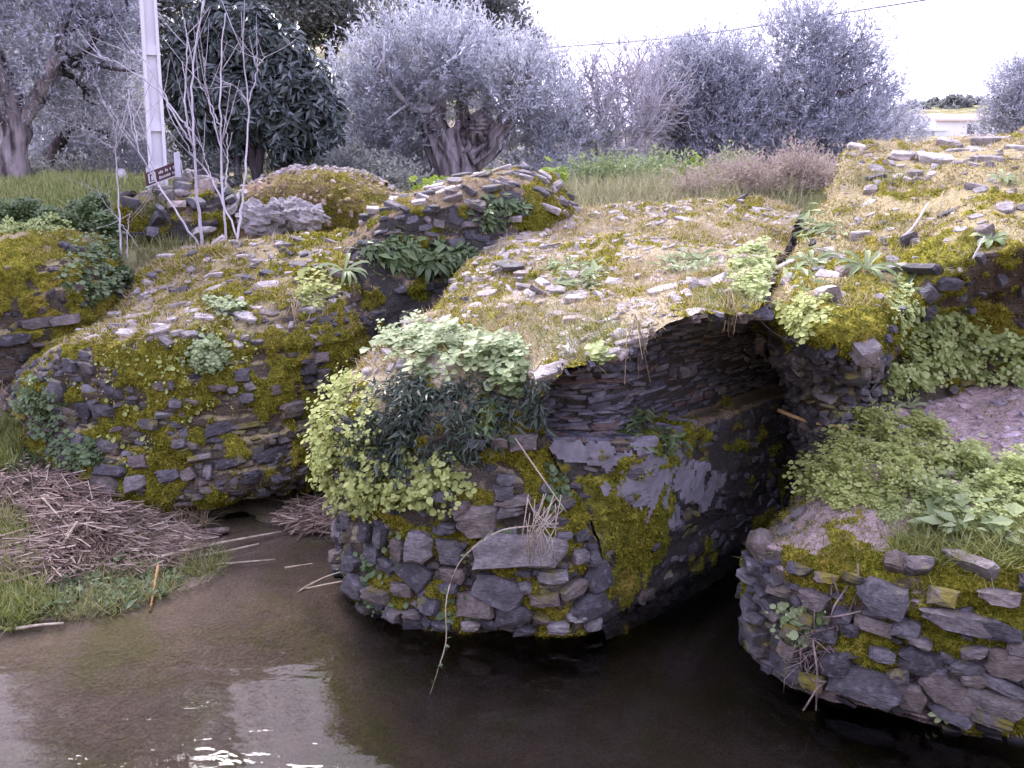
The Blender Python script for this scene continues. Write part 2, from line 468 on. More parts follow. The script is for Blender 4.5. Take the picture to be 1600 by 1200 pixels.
# ------------------------------------------------------------------ terrain and water
SHORE = np.array([(-14, 3.2), (-6, 4.3), (-3.43, 5.27), (-2.55, 5.66), (-2.22, 6.02), (-2.18, 6.35), (-1.5, 6.75), (-1.0, 6.95), (-.6, 7.4), (-.6, 8.5)])
def shore_dist(x, y):
    """distance to the waterline, positive on the land side (left and behind)"""
    best = np.full(x.shape, 1e9); sgn = np.ones(x.shape)
    for a, b in zip(SHORE[:-1], SHORE[1:]):
        d = b - a; l2 = (d * d).sum()
        t = np.clip(((x - a[0]) * d[0] + (y - a[1]) * d[1]) / l2, 0, 1)
        dx, dy = x - a[0] - t * d[0], y - a[1] - t * d[1]
        dist = np.hypot(dx, dy)
        s = np.sign(d[0] * (y - a[1]) - d[1] * (x - a[0]))
        upd = dist < best - 1e-9
        best = np.where(upd, dist, best); sgn = np.where(upd, s, sgn)
    return best * sgn
def ground_z(x, y):
    x = np.asarray(x, float); y = np.asarray(y, float)
    p = np.stack([x, y, np.zeros_like(x)], -1)
    d = shore_dist(x, y)
    w = sstep(-2.75, -3.4, x)
    land = (.24 * d + .22 * np.maximum(d - 2.2, 0)) * w + (.02 * d - .01) * (1 - w)
    bed = -.62 * sstep(0, 2.4, -d) - .03
    low = np.where(d > 0, land, bed) + .022 * fbm(p, 2.5, 3, 5)
    up = 1.92 + .42 * sstep(10.0, 12.2, y) + .012 * np.clip(y - 10, 0, 60) + .10 * fbm(p, .35, 3, 9) + .12 * sstep(-2, -6, x) + .25 * sstep(7, 2.5, np.abs(x - 7)) * sstep(16, 10, y)
    hill = np.clip(.215 * (y - 23), 0, 14) * sstep(2.5, -8, x + .02 * np.clip(y - 25, 0, 80))
    far = 5.5 * np.exp(-(((x - 78) / 45) ** 2 + ((y - 165) / 40) ** 2)) + 12 * sstep(230, 500, y) * sstep(-50, -300, x)
    up = up + hill + far
    yb = np.where(x < -4.2, 9.0, 9.2)
    tt = sstep(yb, yb + .9, y)
    z = np.where(low > up, up, low) * (1 - tt) + up * tt
    back = sstep(1.2, -1.0, y)
    z = z * (1 - back) + (1.6 + .55 * np.clip(-3 - y, 0, 26)) * back        # bank behind the viewer, with an unseen slope added to cut low sky light
    right = sstep(4.0, 5.2, x) * (y < 8.8)
    z = np.where(right > 0, np.maximum(z, .95 * right - .7 * (1 - right)), z)
    side = sstep(8, 11, np.abs(x)) * sstep(10, 6, y)
    return z * (1 - side) + (1.3 + .1 * (np.abs(x) - 8).clip(0, 4)) * side
gx = np.unique(np.concatenate([np.linspace(-9, 9, 190), np.linspace(-40, 40, 90), np.sign(np.linspace(-1, 1, 61)) * 700 * np.abs(np.linspace(-1, 1, 61)) ** 2.2]))
gy = np.unique(np.concatenate([np.linspace(-8, 13, 220), np.linspace(13, 60, 70), 60 + 840 * np.linspace(0, 1, 40) ** 1.8, np.linspace(-60, -8, 12)]))
GX, GY = np.meshgrid(gx, gy)
gv = np.stack([GX, GY, ground_z(GX, GY)], -1).reshape(-1, 3)
ii = (np.arange(len(gy) - 1)[:, None] * len(gx) + np.arange(len(gx) - 1)[None]).ravel()
tag(mesh('ground', gv, np.stack([ii, ii + 1, ii + 1 + len(gx), ii + len(gx)], -1), M['ground'], smooth=True),
    'muddy stream bed, bank and grassy upper ground', None, kind='structure')

wb = [(-12, .6), (9, .6), (9, 9.2), (-12, 9.2)]
wv = [(x, y, 0.0) for x, y in wb] + [(x, y, -1.2) for x, y in wb]
tag(mesh('water', wv, [(0,1,2,3), (7,6,5,4), (0,4,5,1), (1,5,6,2), (2,6,7,3), (3,7,4,0)], M['water']),
    'still brown stream water with a patch of bright sky in it', None, kind='structure')

# ------------------------------------------------------------------ masonry: a curved sheet of earth and mortar, stones set into it
def mfield(g, seed): return .55 * fbm(g, 2.3, 2, seed) + .75 * fbm(g, 6.5, 3, seed + 1)
class Patch:
    def __init__(s, ctrl, step=.03, amp=(.05, .018, .006), seed=1, px=True, drop=None, ledge=.035, moss=None, dz=0.0):
        c = np.array([[at(*q) if px else np.array(q, float) for q in row] for row in ctrl]); c[..., 2] += dz
        if drop is not None:            # turn the last row down behind the mass
            last = c[-1].copy(); last[:, 1] += .35; last[:, 2] -= drop
            c = np.concatenate([c, last[None]])
        lr = max(np.linalg.norm(np.diff(c, axis=0), axis=-1).sum(0)); lc = max(np.linalg.norm(np.diff(c, axis=1), axis=-1).sum(1))
        nr, nc = int(min(lr / step, 260)), int(min(lc / step, 330))
        g = np.stack([spline(c[:, k], nr) for k in range(c.shape[1])], 1)      # nr x C
        g = np.stack([spline(g[i], nc) for i in range(nr)], 0)                # nr x nc
        s.g0 = g; s.nr, s.nc = nr, nc
        n = s._norm(g)
        mid = g[nr // 2, nc // 2]
        if (n[nr // 2, nc // 2] * (np.array((0, 0, CAM_H)) - mid)).sum() < 0: n = -n; s.flip = True
        else: s.flip = False
        d = amp[0] * fbm(g, 2.2, 3, seed) + amp[1] * fbm(g, 8, 3, seed + 3) + amp[2] * noise(g, 30, seed + 6)
        st = np.floor((g[..., 2] + .05 * fbm(g, 1.3, 2, seed + 9)) / .085)            # uneven courses stand in and out
        d = d + ledge * noise(np.stack([g[..., 0] * 1.6, g[..., 1] * 1.6, st * 3.7], -1), 1.0, seed + 12) * sstep(.75, .35, np.abs(n[..., 2]))
        X_, Y_, _ = proj(g)
        s.moss = np.clip(moss(g, n, X_, Y_), 0, 1) if moss is not None else np.zeros(g.shape[:2])
        d = d + s.moss * (.016 + .030 * np.abs(fbm(g, 7, 2, seed + 21)) + .016 * noise(g, 19, seed + 22))
        s.g = g + n * d[..., None]
        s.n = s._norm(s.g) * (-1 if s.flip else 1)
        s.n0 = n
        a = (np.arange(nr - 1)[:, None] * nc + np.arange(nc - 1)[None]).ravel()
        q = np.stack([a, a + 1, a + 1 + nc, a + nc], -1)
        s.f = q[:, ::-1] if s.flip else q
        P = s.g.reshape(-1, 3)[s.f]; s.cen = P.mean(1)
        cr = np.cross(P[:, 2] - P[:, 0], P[:, 3] - P[:, 1]); s.area = .5 * np.linalg.norm(cr, axis=1); s.fn = unit(cr)
        s.P = P
        s.px, s.py, s.dep = proj(s.cen)
        s.fm = s.moss.reshape(-1)[s.f].mean(1)
        s.vis = (s.fn * (np.array((0, 0, CAM_H)) - s.cen)).sum(1) > 0
    def _norm(s, g):
        return unit(np.cross(np.gradient(g, axis=1), np.gradient(g, axis=0)))
    def sample(s, n, w=None):
        p = s.area * (1 if w is None else w)
        if p.sum() <= 0: return np.zeros((0, 3)), np.zeros((0, 3))
        i = R.choice(len(p), n, p=p / p.sum())
        a, b = R.random((2, n, 1))
        Q = s.P[i]
        pos = (Q[:, 0] * (1-a) + Q[:, 1] * a) * (1-b) + (Q[:, 3] * (1-a) + Q[:, 2] * a) * b
        return pos, s.fn[i]
    def oval(s, cx, cy, rx, ry, soft=.35):
        q = ((s.px - cx) / rx) ** 2 + ((s.py - cy) / ry) ** 2 + soft * fbm(s.cen, 5, 2, 11)
        return (q < 1) * s.vis * 1.0
    def soft_oval(s, cx, cy, rx, ry, seed=11):
        q = ((s.px - cx) / (rx * 1.15)) ** 2 + ((s.py - cy) / (ry * 1.15)) ** 2
        k = np.clip(1.25 - q, 0, 1) * (.12 + sstep(-.28, .28, fbm(s.cen, 6, 3, seed)))
        return k * s.vis
    def pick(s, px, py):
        d = (s.px - px) ** 2 + (s.py - py) ** 2 + np.where(s.vis, 0, 1e6)
        i = int(np.argmin(d)); 
        # mean normal of the neighbourhood
        near = np.linalg.norm(s.cen - s.cen[i], axis=1) < .12
        return s.cen[i], unit(s.fn[near].mean(0))
    def build(s, name, mat, parent):
        o = wmesh(name, s.g.reshape(-1, 3), s.f, mat, parent, True)
        at_ = o.data.attributes.new('moss', 'FLOAT', 'POINT'); at_.data.foreach_set('value', s.moss.reshape(-1).astype(np.float32))
        return o

def stone_variant(seed, n=None):
    """a split piece of schist: straight broken sides, chipped corners, a flat cleft front that leans a little"""
    r = np.random.default_rng(seed + 100)
    j = lambda s_: r.uniform(-s_, s_)
    cor = [(-.5 + abs(j(.10)), -.5 + abs(j(.12))), (.5 - abs(j(.10)), -.5 + abs(j(.12))), (.5 - abs(j(.10)), .5 - abs(j(.14))), (-.5 + abs(j(.10)), .5 - abs(j(.14)))]
    ring = []
    for q in range(4):
        p0, p1, p2 = np.array(cor[q - 1]), np.array(cor[q]), np.array(cor[(q + 1) % 4])
        if r.random() < .62:                      # a chipped corner
            f0, f2 = r.uniform(.10, .42), r.uniform(.10, .42)
            ring += [p1 + (p0 - p1) * f0, p1 + (p2 - p1) * f2]
        else: ring.append(p1)
        if r.random() < .35: ring.append((p1 + p2) * .5 + np.array((j(.05), j(.05))))
    ring = np.array(ring); n = len(ring)
    ang = np.argsort(np.arctan2(ring[:, 1], ring[:, 0])); ring = ring[ang]
    tx, ty = j(.28), j(.28)
    inn = ring * r.uniform(.80, .95, (n, 1))
    z2 = .42 + inn[:, 0] * tx + inn[:, 1] * ty + r.uniform(-.03, .03, n); z1 = z2 - r.uniform(.08, .30, n)
    c = np.array((j(.2), j(.2)))
    v = np.concatenate([np.c_[ring * .94, np.full(n, -.5)], np.c_[ring, z1], np.c_[inn, z2], [[*c, .44 + c[0] * tx + c[1] * ty + abs(j(.10))]]])
    f = []
    for i in range(n):
        k = (i + 1) % n
        for b in (0, n): f += [(b + i, b + k, b + n + k), (b + i, b + n + k, b + n + i)]
        f.append((2*n + i, 2*n + k, 3*n))
    return v, np.array(f)
VARS = [stone_variant(i) for i in range(40)]
def refine(V, F, seed):
    """split every face in four and rough it up: for the big stones seen close"""
    V = [np.array(q) for q in V]; mid = {}; out = []
    def m(i, j):
        k = (min(i, j), max(i, j))
        if k not in mid: mid[k] = len(V); V.append((V[i] + V[j]) / 2)
        return mid[k]
    for p, q, r in F:
        x, y, z = m(p, q), m(q, r), m(r, p); out += [(p, x, z), (x, q, y), (z, y, r), (x, y, z)]
    V = np.array(V)
    V = V + np.stack([noise(V * np.array((1, 1, .8)) + seed, 4.5, k) for k in (1, 2, 3)], -1) * .045 + np.stack([noise(V + seed, 11, k) for k in (4, 5, 6)], -1) * .018
    return V, np.array(out)
NV = len(VARS)
VARS += [refine(*VARS[i], i * 3.1) for i in range(24)]
def big(): return int(R.integers(NV, len(VARS)))
MESHES = {}
def stone_mesh(i, mat):
    k = (i, mat)
    if k not in MESHES:
        v, f = VARS[i]
        o = mesh('stone', v, f, M[mat]); MESHES[k] = o.data
        bpy.data.objects.remove(o)
    return MESHES[k]

class StoneSet:
    """stones of one mass: the 300 that show largest become parts of their own, the rest one part"""
    def __init__(s): s.items = []
    def add(s, pos, n, size, rot=0.0, mat='slate', up=None, tilt=.12, var=None, sink=.25):
        n = unit(np.asarray(n, float)); n = unit(n + R.normal(size=3) * tilt)
        upv = np.array((0, 0, 1.0)) if up is None else np.asarray(up, float)
        if abs((upv * n).sum()) > .95: upv = np.array((.2, 1.0, 0))
        Yv = unit(upv - n * (upv * n).sum()); X = np.cross(Yv, n)
        c, sn = math.cos(rot), math.sin(rot)
        X, Yv = X * c + Yv * sn, Yv * c - X * sn
        w, h, d = size
        pos = np.asarray(pos) + n * d * (.5 - sink - .25)
        m = np.eye(4); m[:3, 0] = X * w; m[:3, 1] = Yv * h; m[:3, 2] = n * d; m[:3, 3] = pos
        s.items.append((m, int(R.integers(NV)) if var is None else var, mat, w * h / (proj(pos)[2] ** 2)))
    def build(s, parent, name='stone', rest='small_stones', limit=290):
        it = sorted(s.items, key=lambda q: -q[3])
        inv = Matrix.Translation(-Vector(parent.location))
        for m, v, mat, _ in it[:limit]:
            o = bpy.data.objects.new(name, stone_mesh(v, mat)); COL.objects.link(o)
            o.parent = parent; o.matrix_parent_inverse = inv; o.matrix_world = Matrix(m.tolist())
            o.matrix_basis = Matrix(m.tolist())
        by = {}
        for m, v, mat, _ in it[limit:]: by.setdefault(mat, []).append((m, v))
        for mat, L_ in by.items():
            parts = []
            for m, v in L_:
                V, F = VARS[v]; parts.append((V @ m[:3, :3].T + m[:3, 3], F))
            V, F = join(parts); wmesh(rest, V, F, M[mat], parent, False, 'stuff')

def courses(patch, S, hrange, wrange, keep, mat, depth=.09, tilt=.10, rot=.06, r0=0.0, r1=1.0, wav=.06, sink=.54, upfn=None):
    """lay irregular courses of stone over rows r0..r1 of a patch; keep(pos,n,px,py)->probability"""
    g, n = patch.g0, patch.n0
    nr, nc = patch.nr, patch.nc
    r = r0 * (nr - 1)
    colm = nc // 2
    while r < r1 * (nr - 1) - 1:
        h = R.uniform(*hrange)
        dl = np.linalg.norm(np.diff(g, axis=0), axis=-1)            # metres for each row step
        i = int(r); local = max(dl[min(i, nr - 2)].mean(), 1e-4)
        dr = h / local
        c = R.uniform(0, 3)
        while c < nc - 1.5:
            w = R.uniform(*wrange) * (1.5 if R.random() < .12 else 1); hh = h * (R.uniform(.6, 1.15) if R.random() < .85 else R.uniform(1.3, 1.8))
            ci = int(c); ri = int(np.clip(r + dr * .5 + wav / local * noise(np.array([[ci * .11, r * .1, 3.3]]), 1)[0], 0, nr - 1))
            lc = max(np.linalg.norm(g[ri, min(ci + 1, nc - 1)] - g[ri, min(ci, nc - 2)]), 1e-4)
            dc = w / lc
            cm = int(min(c + dc * .5, nc - 1))
            p, nn = patch.g[ri, cm], n[ri, cm]
            X, Y_, _ = proj(p)
            k = keep(p, nn, X, Y_) * (1 - .8 * patch.moss[ri, cm])
            if k and R.random() < (k if not isinstance(k, tuple) else k[0]):
                up = None
                if upfn is not None: up = upfn(ri, cm)
                mt = mat if isinstance(mat, str) else mat(p, nn, X, Y_)
                S.add(p, nn, (w * R.uniform(.86, 1.02), hh, depth * R.uniform(.7, 1.4)), R.normal() * rot * 1.5, mt, up, tilt * 1.3, None, sink)
            c += dc
        r += dr

def inoval(X, Y, cx, cy, rx, ry): return ((X - cx) / rx) ** 2 + ((Y - cy) / ry) ** 2 < 1

def fuzz(patch, n, w, mat, name, parent, size=(.008, .022), spread=.55, out=1.0, droop=0.0, tmpl='blade', kind='stuff', lift=.0):
    pos, nn = patch.sample(n, w)
    if not len(pos): return None
    d = unit(nn * out + rdir(len(pos)) * spread + np.array((0, 0, -droop)))
    X, Yv, Z = frame(rdir(len(pos)), d)
    k = R.uniform(.6, 1.5, (len(pos), 1))
    pos = pos + nn * (lift * R.random((len(pos), 1))) - d * size[1] * .15
    V, F = bake(BLADE_V if tmpl == 'blade' else GRASS_V, BLADE_F if tmpl == 'blade' else GRASS_F, pos, X * size[0] * k, Yv * size[1] * k, Z * size[1] * k * (1 if tmpl != 'blade' else 1))
    return wmesh(name, V, F, M[mat], parent, False, kind)

def nz(patch, scale, seed, lo, hi):
    return sstep(lo, hi, fbm(patch.cen, scale, 3, seed))

def chips(patch, n, w, mats, parent, size=(.015, .06), name='stone_chips'):
    """broken bits of slate lying loose, too small to pick apart"""
    pos, nn = patch.sample(n, w)
    for mi, mat in enumerate(mats):
        parts = []
        for p, q in zip(pos[mi::len(mats)], nn[mi::len(mats)]):
            V, F = VARS[int(R.integers(NV))]
            z = unit(q + np.array((0, -.1, .5)) + R.normal(size=3) * .25); y = unit(np.cross(z, R.normal(size=3))); x = np.cross(y, z)
            k = R.uniform(*size) * (1 + R.random() ** 3)
            parts.append((V @ np.stack([x * k * 1.5, y * k, z * k * R.uniform(.25, .6)]) + p - z * k * .08, F))
        V, F = join(parts); wmesh(name, V, F, M[mat], parent, False, 'stuff')

# ---- the long mossy wall on the left (low dark opening at its foot)
A_ctrl = [
 [(10,700,9.2),(70,740,8.6),(150,785,8.3),(270,780,8.3),(400,752,8.4),(490,735,8.6),(545,735,8.8),(590,735,9.2)],
 [(0,705,8.4),(60,742,7.4),(150,797,7.0),(270,800,6.95),(400,770,7.05),(490,744,7.4),(545,742,7.75),(585,735,8.4)],
 [(5,620,8.5),(35,645,7.5),(130,665,7.12),(270,665,7.02),(400,655,7.15),(490,640,7.5),(545,622,7.82),(585,612,8.5)],
 [(20,575,8.6),(58,580,7.6),(130,560,7.2),(270,545,7.15),(400,528,7.35),(490,500,7.65),(545,480,8.0),(580,480,8.6)],
 [(50,552,8.8),(88,542,7.85),(150,520,7.5),(280,497,7.6),(400,460,7.9),(490,432,8.2),(540,412,8.45),(572,405,9.0)],
 [(90,532,9.1),(125,518,8.4),(185,505,8.3),(290,452,8.6),(400,418,8.8),(490,396,9.0),(540,388,9.1),(566,385,9.5)],
 [(160,512,9.4),(192,488,9.3),(215,460,9.4),(252,412,9.6),(385,381,9.8),(470,373,9.9),(530,371,10.0),(562,368,10.3)],
]
PA = Patch(A_ctrl, .026, (.10, .03, .008), 21, drop=1.0, moss=lambda g, n, X, Y: sstep(.02, .22, mfield(g, 40) + .26 * sstep(740, 540, Y) - .12 * (n[..., 2] > .72) - .16 * sstep(400, 480, X) * sstep(540, 600, Y)))
wallA = empty('ruined_wall', atz(300, 800, 0), 'long mossy rubble wall at left with a low dark opening at its foot', 'wall')
PA.build('wall_core', M['core_mossy'], wallA)
SA = StoneSet()
def keepA(p, n, X, Y):
    if p[2] < .02 or X > 560: return 0
    if n[2] > .75: return 0
    m = fbm(p[None], 2.0, 2, 40)[0]
    up = sstep(560, 470, Y)
    return float(np.clip(.86 - .9 * up - .35 * (m > .12), 0, 1)) if X < 470 else float(np.clip(.8 - .9 * sstep(480, 440, Y), 0, 1))
courses(PA, SA, (.038, .08), (.07, .20), keepA, lambda p, n, X, Y: 'slate_mossy' if R.random() < .55 else 'slate', .09, .12, .10, .13, .66)
# larger stones that can be told apart
for (x, y, w, h, r, m) in [(160,639,52,26,5,'slate'),(130,640,30,30,0,'slate'),(180,612,34,24,0,'slate'),(122,690,30,26,0,'slate'),(150,700,30,30,0,'slate_mossy'),(172,697,42,24,5,'slate'),(172,734,62,22,0,'slate'),(165,757,62,34,-6,'slate_clean'),(212,752,38,28,12,'slate_clean'),(214,722,28,26,15,'slate'),(278,693,28,18,15,'slate'),(265,742,38,22,10,'slate'),(292,740,28,24,30,'slate'),(360,724,46,22,22,'slate'),(325,735,18,28,0,'slate'),(190,796,26,18,0,'slate_clean'),(408,768,24,18,5,'slate_clean'),(430,745,20,18,0,'slate'),(392,745,26,20,0,'slate'),(110,572,36,26,0,'slate_mossy'),(140,574,34,22,0,'slate'),(90,610,30,40,0,'slate'),(340,608,30,14,0,'slate'),(365,609,22,14,0,'slate_clean'),(388,606,18,18,20,'slate_clean'),(385,622,24,20,0,'slate'),(375,588,24,20,0,'slate'),(505,583,24,18,0,'slate'),(485,575,22,18,0,'slate'),(480,590,24,18,0,'slate'),(500,600,24,18,0,'slate'),(425,710,60,22,6,'slate'),(455,640,44,26,0,'slate'),(500,560,26,16,0,'slate'),(345,670,50,26,10,'slate'),(230,662,40,18,0,'slate_mossy'),(275,630,24,14,0,'slate')]:
    p, n = PA.pick(x, y); k = mpp(p)
    SA.add(p + n * .0, n, (w * k, h * k, .13), math.radians(r), m, None, .08, big(), .34)
SA.build(wallA)
SAt = StoneSet()
pos, nn = PA.sample(90, (PA.fn[:, 2] > .55) * PA.vis * (PA.py < 530) * (PA.py > 372))
for p, n in zip(pos, nn): 
    w = R.uniform(.08, .26); SAt.add(p, unit(n + np.array((0, 0, .8))), (w, w * R.uniform(.35, .7), .05), R.uniform(-.5, .5), 'pale_stone' if R.random() < .6 else 'slate', (.1, 1, .1), .15)
SAt.build(wallA, 'top_slab', 'small_slabs')
chips(PA, 500, (PA.fn[:, 2] > .5) * PA.vis * (PA.py < 540) * 1.0, ['pale_stone', 'slate'], wallA)
mA = nz(PA, 2.0, 40, -.1, .2) * PA.vis
fuzz(PA, 56000, (PA.fm + .03) * PA.vis * (PA.px > 30), 'moss', 'moss', wallA, (.012, .024), .8)
fuzz(PA, 12000, (.03 + PA.fm) * PA.vis * sstep(560, 680, PA.py), 'moss_green', 'moss', wallA, (.012, .02), .8)
fuzz(PA, 12000, (PA.fn[:, 2] > .45) * PA.vis * nz(PA, 3, 50, -.2, .2) * (PA.py < 540), 'moss_rust', 'dead_moss', wallA, (.011, .03), .9)
fuzz(PA, 3500, (PA.fn[:, 2] > .5) * PA.vis * nz(PA, 2, 51, -.1, .3) * (PA.py < 540), 'dry_grass', 'dry_grass', wallA, (.006, .07), .8, tmpl='grass')

# ---- the recessed wall behind, between the mossy wall and the vault
B_ctrl = [
 [(528,775,8.0),(570,765,8.05),(620,720,8.3),(700,600,8.7),(800,500,9.1),(890,460,9.5),(960,420,10)],
 [(528,600,8.1),(565,585,8.15),(615,555,8.4),(700,470,8.8),(800,410,9.2),(890,385,9.6),(950,370,10.1)],
 [(530,470,8.3),(565,450,8.35),(612,430,8.55),(690,395,8.9),(790,355,9.3),(880,355,9.7),(940,350,10.1)],
 [(532,398,8.7),(560,375,8.65),(598,342,8.75),(660,318,9.0),(760,298,9.4),(848,298,9.8),(905,335,10.2)],
 [(540,380,9.2),(570,358,9.3),(606,325,9.5),(665,303,9.8),(760,286,10.2),(838,280,10.5),(890,318,10.6)],
]
PB = Patch(B_ctrl, .03, (.10, .035, .008), 33, drop=.9, moss=lambda g, n, X, Y: sstep(.16, .32, mfield(g, 60) + .5 * sstep(790, 850, X) + .10 * sstep(440, 560, Y)))
wallB = empty('ruined_wall', at(700, 560, 8.8), 'tall dark recessed rubble wall behind the vault with leafy tufts on its face', 'wall')
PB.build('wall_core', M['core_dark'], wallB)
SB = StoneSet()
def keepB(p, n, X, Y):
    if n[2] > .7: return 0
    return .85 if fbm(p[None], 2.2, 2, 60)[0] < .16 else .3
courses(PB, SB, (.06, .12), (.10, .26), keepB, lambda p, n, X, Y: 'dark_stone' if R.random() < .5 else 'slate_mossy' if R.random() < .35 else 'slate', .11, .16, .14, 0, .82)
SB.build(wallB)
SBt = StoneSet()
pos, nn = PB.sample(110, (PB.fn[:, 2] > .45) * (PB.py < 345))
for p, n in zip(pos, nn):
    w = R.uniform(.08, .26); SBt.add(p, unit(n + np.array((0, 0, .7))), (w, w * .6, .06), R.uniform(-.5, .5), 'pale_stone' if R.random() < .5 else 'slate', (.1, 1, .1), .2)
SBt.build(wallB, 'top_slab', 'small_slabs')
fuzz(PB, 16000, PB.vis * PB.fm * (PB.py > 330), 'moss_green', 'moss', wallB, (.013, .024), .8)
fuzz(PB, 9000, PB.vis * PB.fm * (.2 + sstep(700, 800, PB.px)), 'moss', 'moss', wallB, (.013, .026), .8)
fuzz(PB, 3000, (PB.fn[:, 2] > .5) * PB.vis, 'moss_rust', 'dead_moss', wallB, (.011, .035), .9)

# ---- the broken vault with its rounded pier
C_ctrl = [
 [(560,800,7.3),(530,905,6.05),(565,950,5.62),(660,982,5.35),(800,996,5.21),(890,996,5.21),(945,975,5.34)],
 [(545,720,7.3),(522,815,6.12),(562,835,5.68),(660,845,5.42),(800,850,5.3),(880,850,5.32),(930,832,5.47)],
 [(535,650,7.3),(512,700,6.15),(552,695,5.74),(655,700,5.48),(745,702,5.42),(805,700,5.46),(852,692,5.58)],
 [(548,600,7.3),(528,640,6.25),(575,625,5.85),(655,622,5.58),(740,628,5.54),(800,628,5.55),(850,628,5.46)],
 [(585,562,7.3),(572,578,6.45),(612,562,6.05),(690,566,5.85),(765,578,5.76),(820,585,5.6),(872,588,5.28)],
 [(605,545,7.5),(612,542,6.8),(660,532,6.55),(740,532,6.35),(810,538,6.2),(880,545,5.75),(962,552,5.14)],
 [(650,502,7.8),(665,498,7.4),(735,493,7.15),(820,490,6.9),(895,490,6.7),(975,488,6.05),(1062,498,5.26)],
 [(700,465,8.2),(722,455,7.95),(800,450,7.7),(885,449,7.45),(975,448,7.15),(1080,440,6.5),(1184,490,5.58)],
 [(732,420,8.7),(760,406,8.6),(845,401,8.45),(930,398,8.3),(1015,396,8.1),(1110,405,7.6),(1196,448,6.4)],
 [(790,372,9.5),(820,361,9.5),(895,356,9.5),(975,352,9.45),(1060,350,9.35),(1145,354,9.1),(1228,384,8.5)],
 [(850,333,10.4),(885,325,10.5),(950,324,10.5),(1030,322,10.5),(1100,319,10.45),(1180,316,10.35),(1252,328,10.1)],
]
PC = Patch(C_ctrl, .028, (.085, .03, .008), 45, drop=.8, moss=lambda g, n, X, Y: sstep(.10, .28, mfield(g, 71) + .45 * np.exp(-((X-890)/60)**2-((Y-770)/100)**2) + .4 * np.exp(-((X-690)/140)**2-((Y-838)/18)**2) + .35 * np.exp(-((X-620)/60)**2-((Y-930)/30)**2) + .35 * np.exp(-((X-720)/50)**2-((Y-470)/50)**2) + .35 * np.exp(-((X-1130)/70)**2-((Y-470)/36)**2) + .12 * (Y > 640) * (Y < 780) + .07 * (n[..., 2] > .6)))
vault = empty('ruined_vault', atz(780, 990, 0), 'broken stone vault on a rounded pier standing in the middle of the water', 'vault')
PC.build('pier_core', M['core_bare'], vault)
SC = StoneSet()
HERO_C = [(810,857,150,54,2),(744,809,64,54,0),(656,851,44,48,0),(706,859,40,44,0),(645,889,62,40,-28),(777,920,74,40,-20),(748,943,64,34,5),(802,957,58,34,-5),(917,941,64,40,12),(863,895,54,20,6),(930,899,46,36,20),(894,916,46,22,14),(714,897,42,28,0),(677,945,38,26,-5),(595,928,48,24,-5),(560,914,42,36,-20),(537,830,40,26,-15),(524,868,30,22,0),(522,891,32,18,0),(578,828,28,30,0),(600,832,24,32,0),(610,882,34,24,-10),(800,784,54,16,10),(796,800,42,16,5),(785,772,28,26,0),(720,788,30,18,25),(766,968,26,20,0),(921,874,28,24,15),(902,868,26,24,0),(880,788,26,16,10),(818,912,24,14,0),(842,962,28,16,0),(848,936,48,20,0),(700,918,30,18,0),(630,920,34,20,0),(650,958,30,14,0),(590,860,34,24,0),(625,855,26,30,0),(555,880,32,24,0),(790,832,30,10,0),(880,840,26,16,0),(850,815,26,14,0),(905,842,24,16,0),(895,960,30,16,0),(545,855,24,16,0),(575,950,30,14,0),(620,960,34,16,0),(690,972,30,14,0),(735,974,30,14,0),(820,980,36,14,0),(870,980,34,14,0),(920,972,30,14,0),(790,750,30,22,0),(700,820,30,18,0),(815,690,44,22,0),(780,690,28,18,0),(745,690,30,16,0),(690,770,26,14,0)]
for q, (x, y, w, h, r) in enumerate(HERO_C):
    p, n = PC.pick(x, y); k = mpp(p)
    SC.add(p + n * .02, n, (w * k * 1.12, h * k * 1.14, .15), math.radians(r), 'slate_clean' if q in (0, 1, 5, 6, 7, 8, 10, 4) or R.random() < .3 else 'slate', None, .06, big(), .32)
def keepC(p, n, X, Y):
    if n[2] > .6 or Y < 640 or p[2] < -.2 or X < 505: return 0
    if Y < 775: return .16
    return .5
courses(PC, SC, (.045, .08), (.07, .16), keepC, lambda p, n, X, Y: 'slate' if R.random() < .5 else 'dark_stone', .08, .16, .16, 0, .36, sink=.42)
SC.build(vault)
SCt = StoneSet()
topm = (PC.fn[:, 2] > .6) * (PC.py < 585) * PC.vis
pos, nn = PC.sample(120, topm * (.35 + nz(PC, 2.0, 70, -.2, .3)))
for p, n in zip(pos, nn):
    w = R.uniform(.07, .24) * (1.3 if R.random() < .15 else 1); SCt.add(p + np.array((0, 0, -.004)), unit(n + np.array((0, -.12, .8))), (w * 1.25, w * R.uniform(.4, .85), R.uniform(.025, .05)), R.normal() * .7, 'pale_stone' if R.random() < .78 else 'slate', (.3, 1, .1), .13, None, .45)
for (x, y, w, h, r) in [(862,582,66,20,10),(1095,446,70,20,-4),(1040,455,60,18,12),(985,540,60,14,12),(940,548,40,14,0),(790,545,40,16,0),(820,430,40,10,0),(760,462,34,18,0),(870,455,34,14,0),(1070,345,20,24,50),(900,470,40,12,8),(905,500,50,12,10),(1000,525,56,16,12),(960,565,36,12,10)]:
    p, n = PC.pick(x, y); k = mpp(p)
    SCt.add(p + np.array((0, 0, .01)), unit(n + np.array((0, -.25, .8))), (w * k, h * k * 1.6, .05), math.radians(r), 'pale_stone', (.2, 1, .1), .06)
SCt.build(vault, 'top_slab', 'small_slabs')
chips(PC, 1400, topm * (.3 + nz(PC, 2.0, 70, -.2, .3)), ['pale_stone', 'pale_stone'], vault)
mC = nz(PC, 2.4, 71, -.05, .25) * PC.vis
fuzz(PC, 26000, PC.fm * PC.vis * (PC.py > 590) * (PC.px > 510), 'moss', 'moss', vault, (.011, .018), .8)
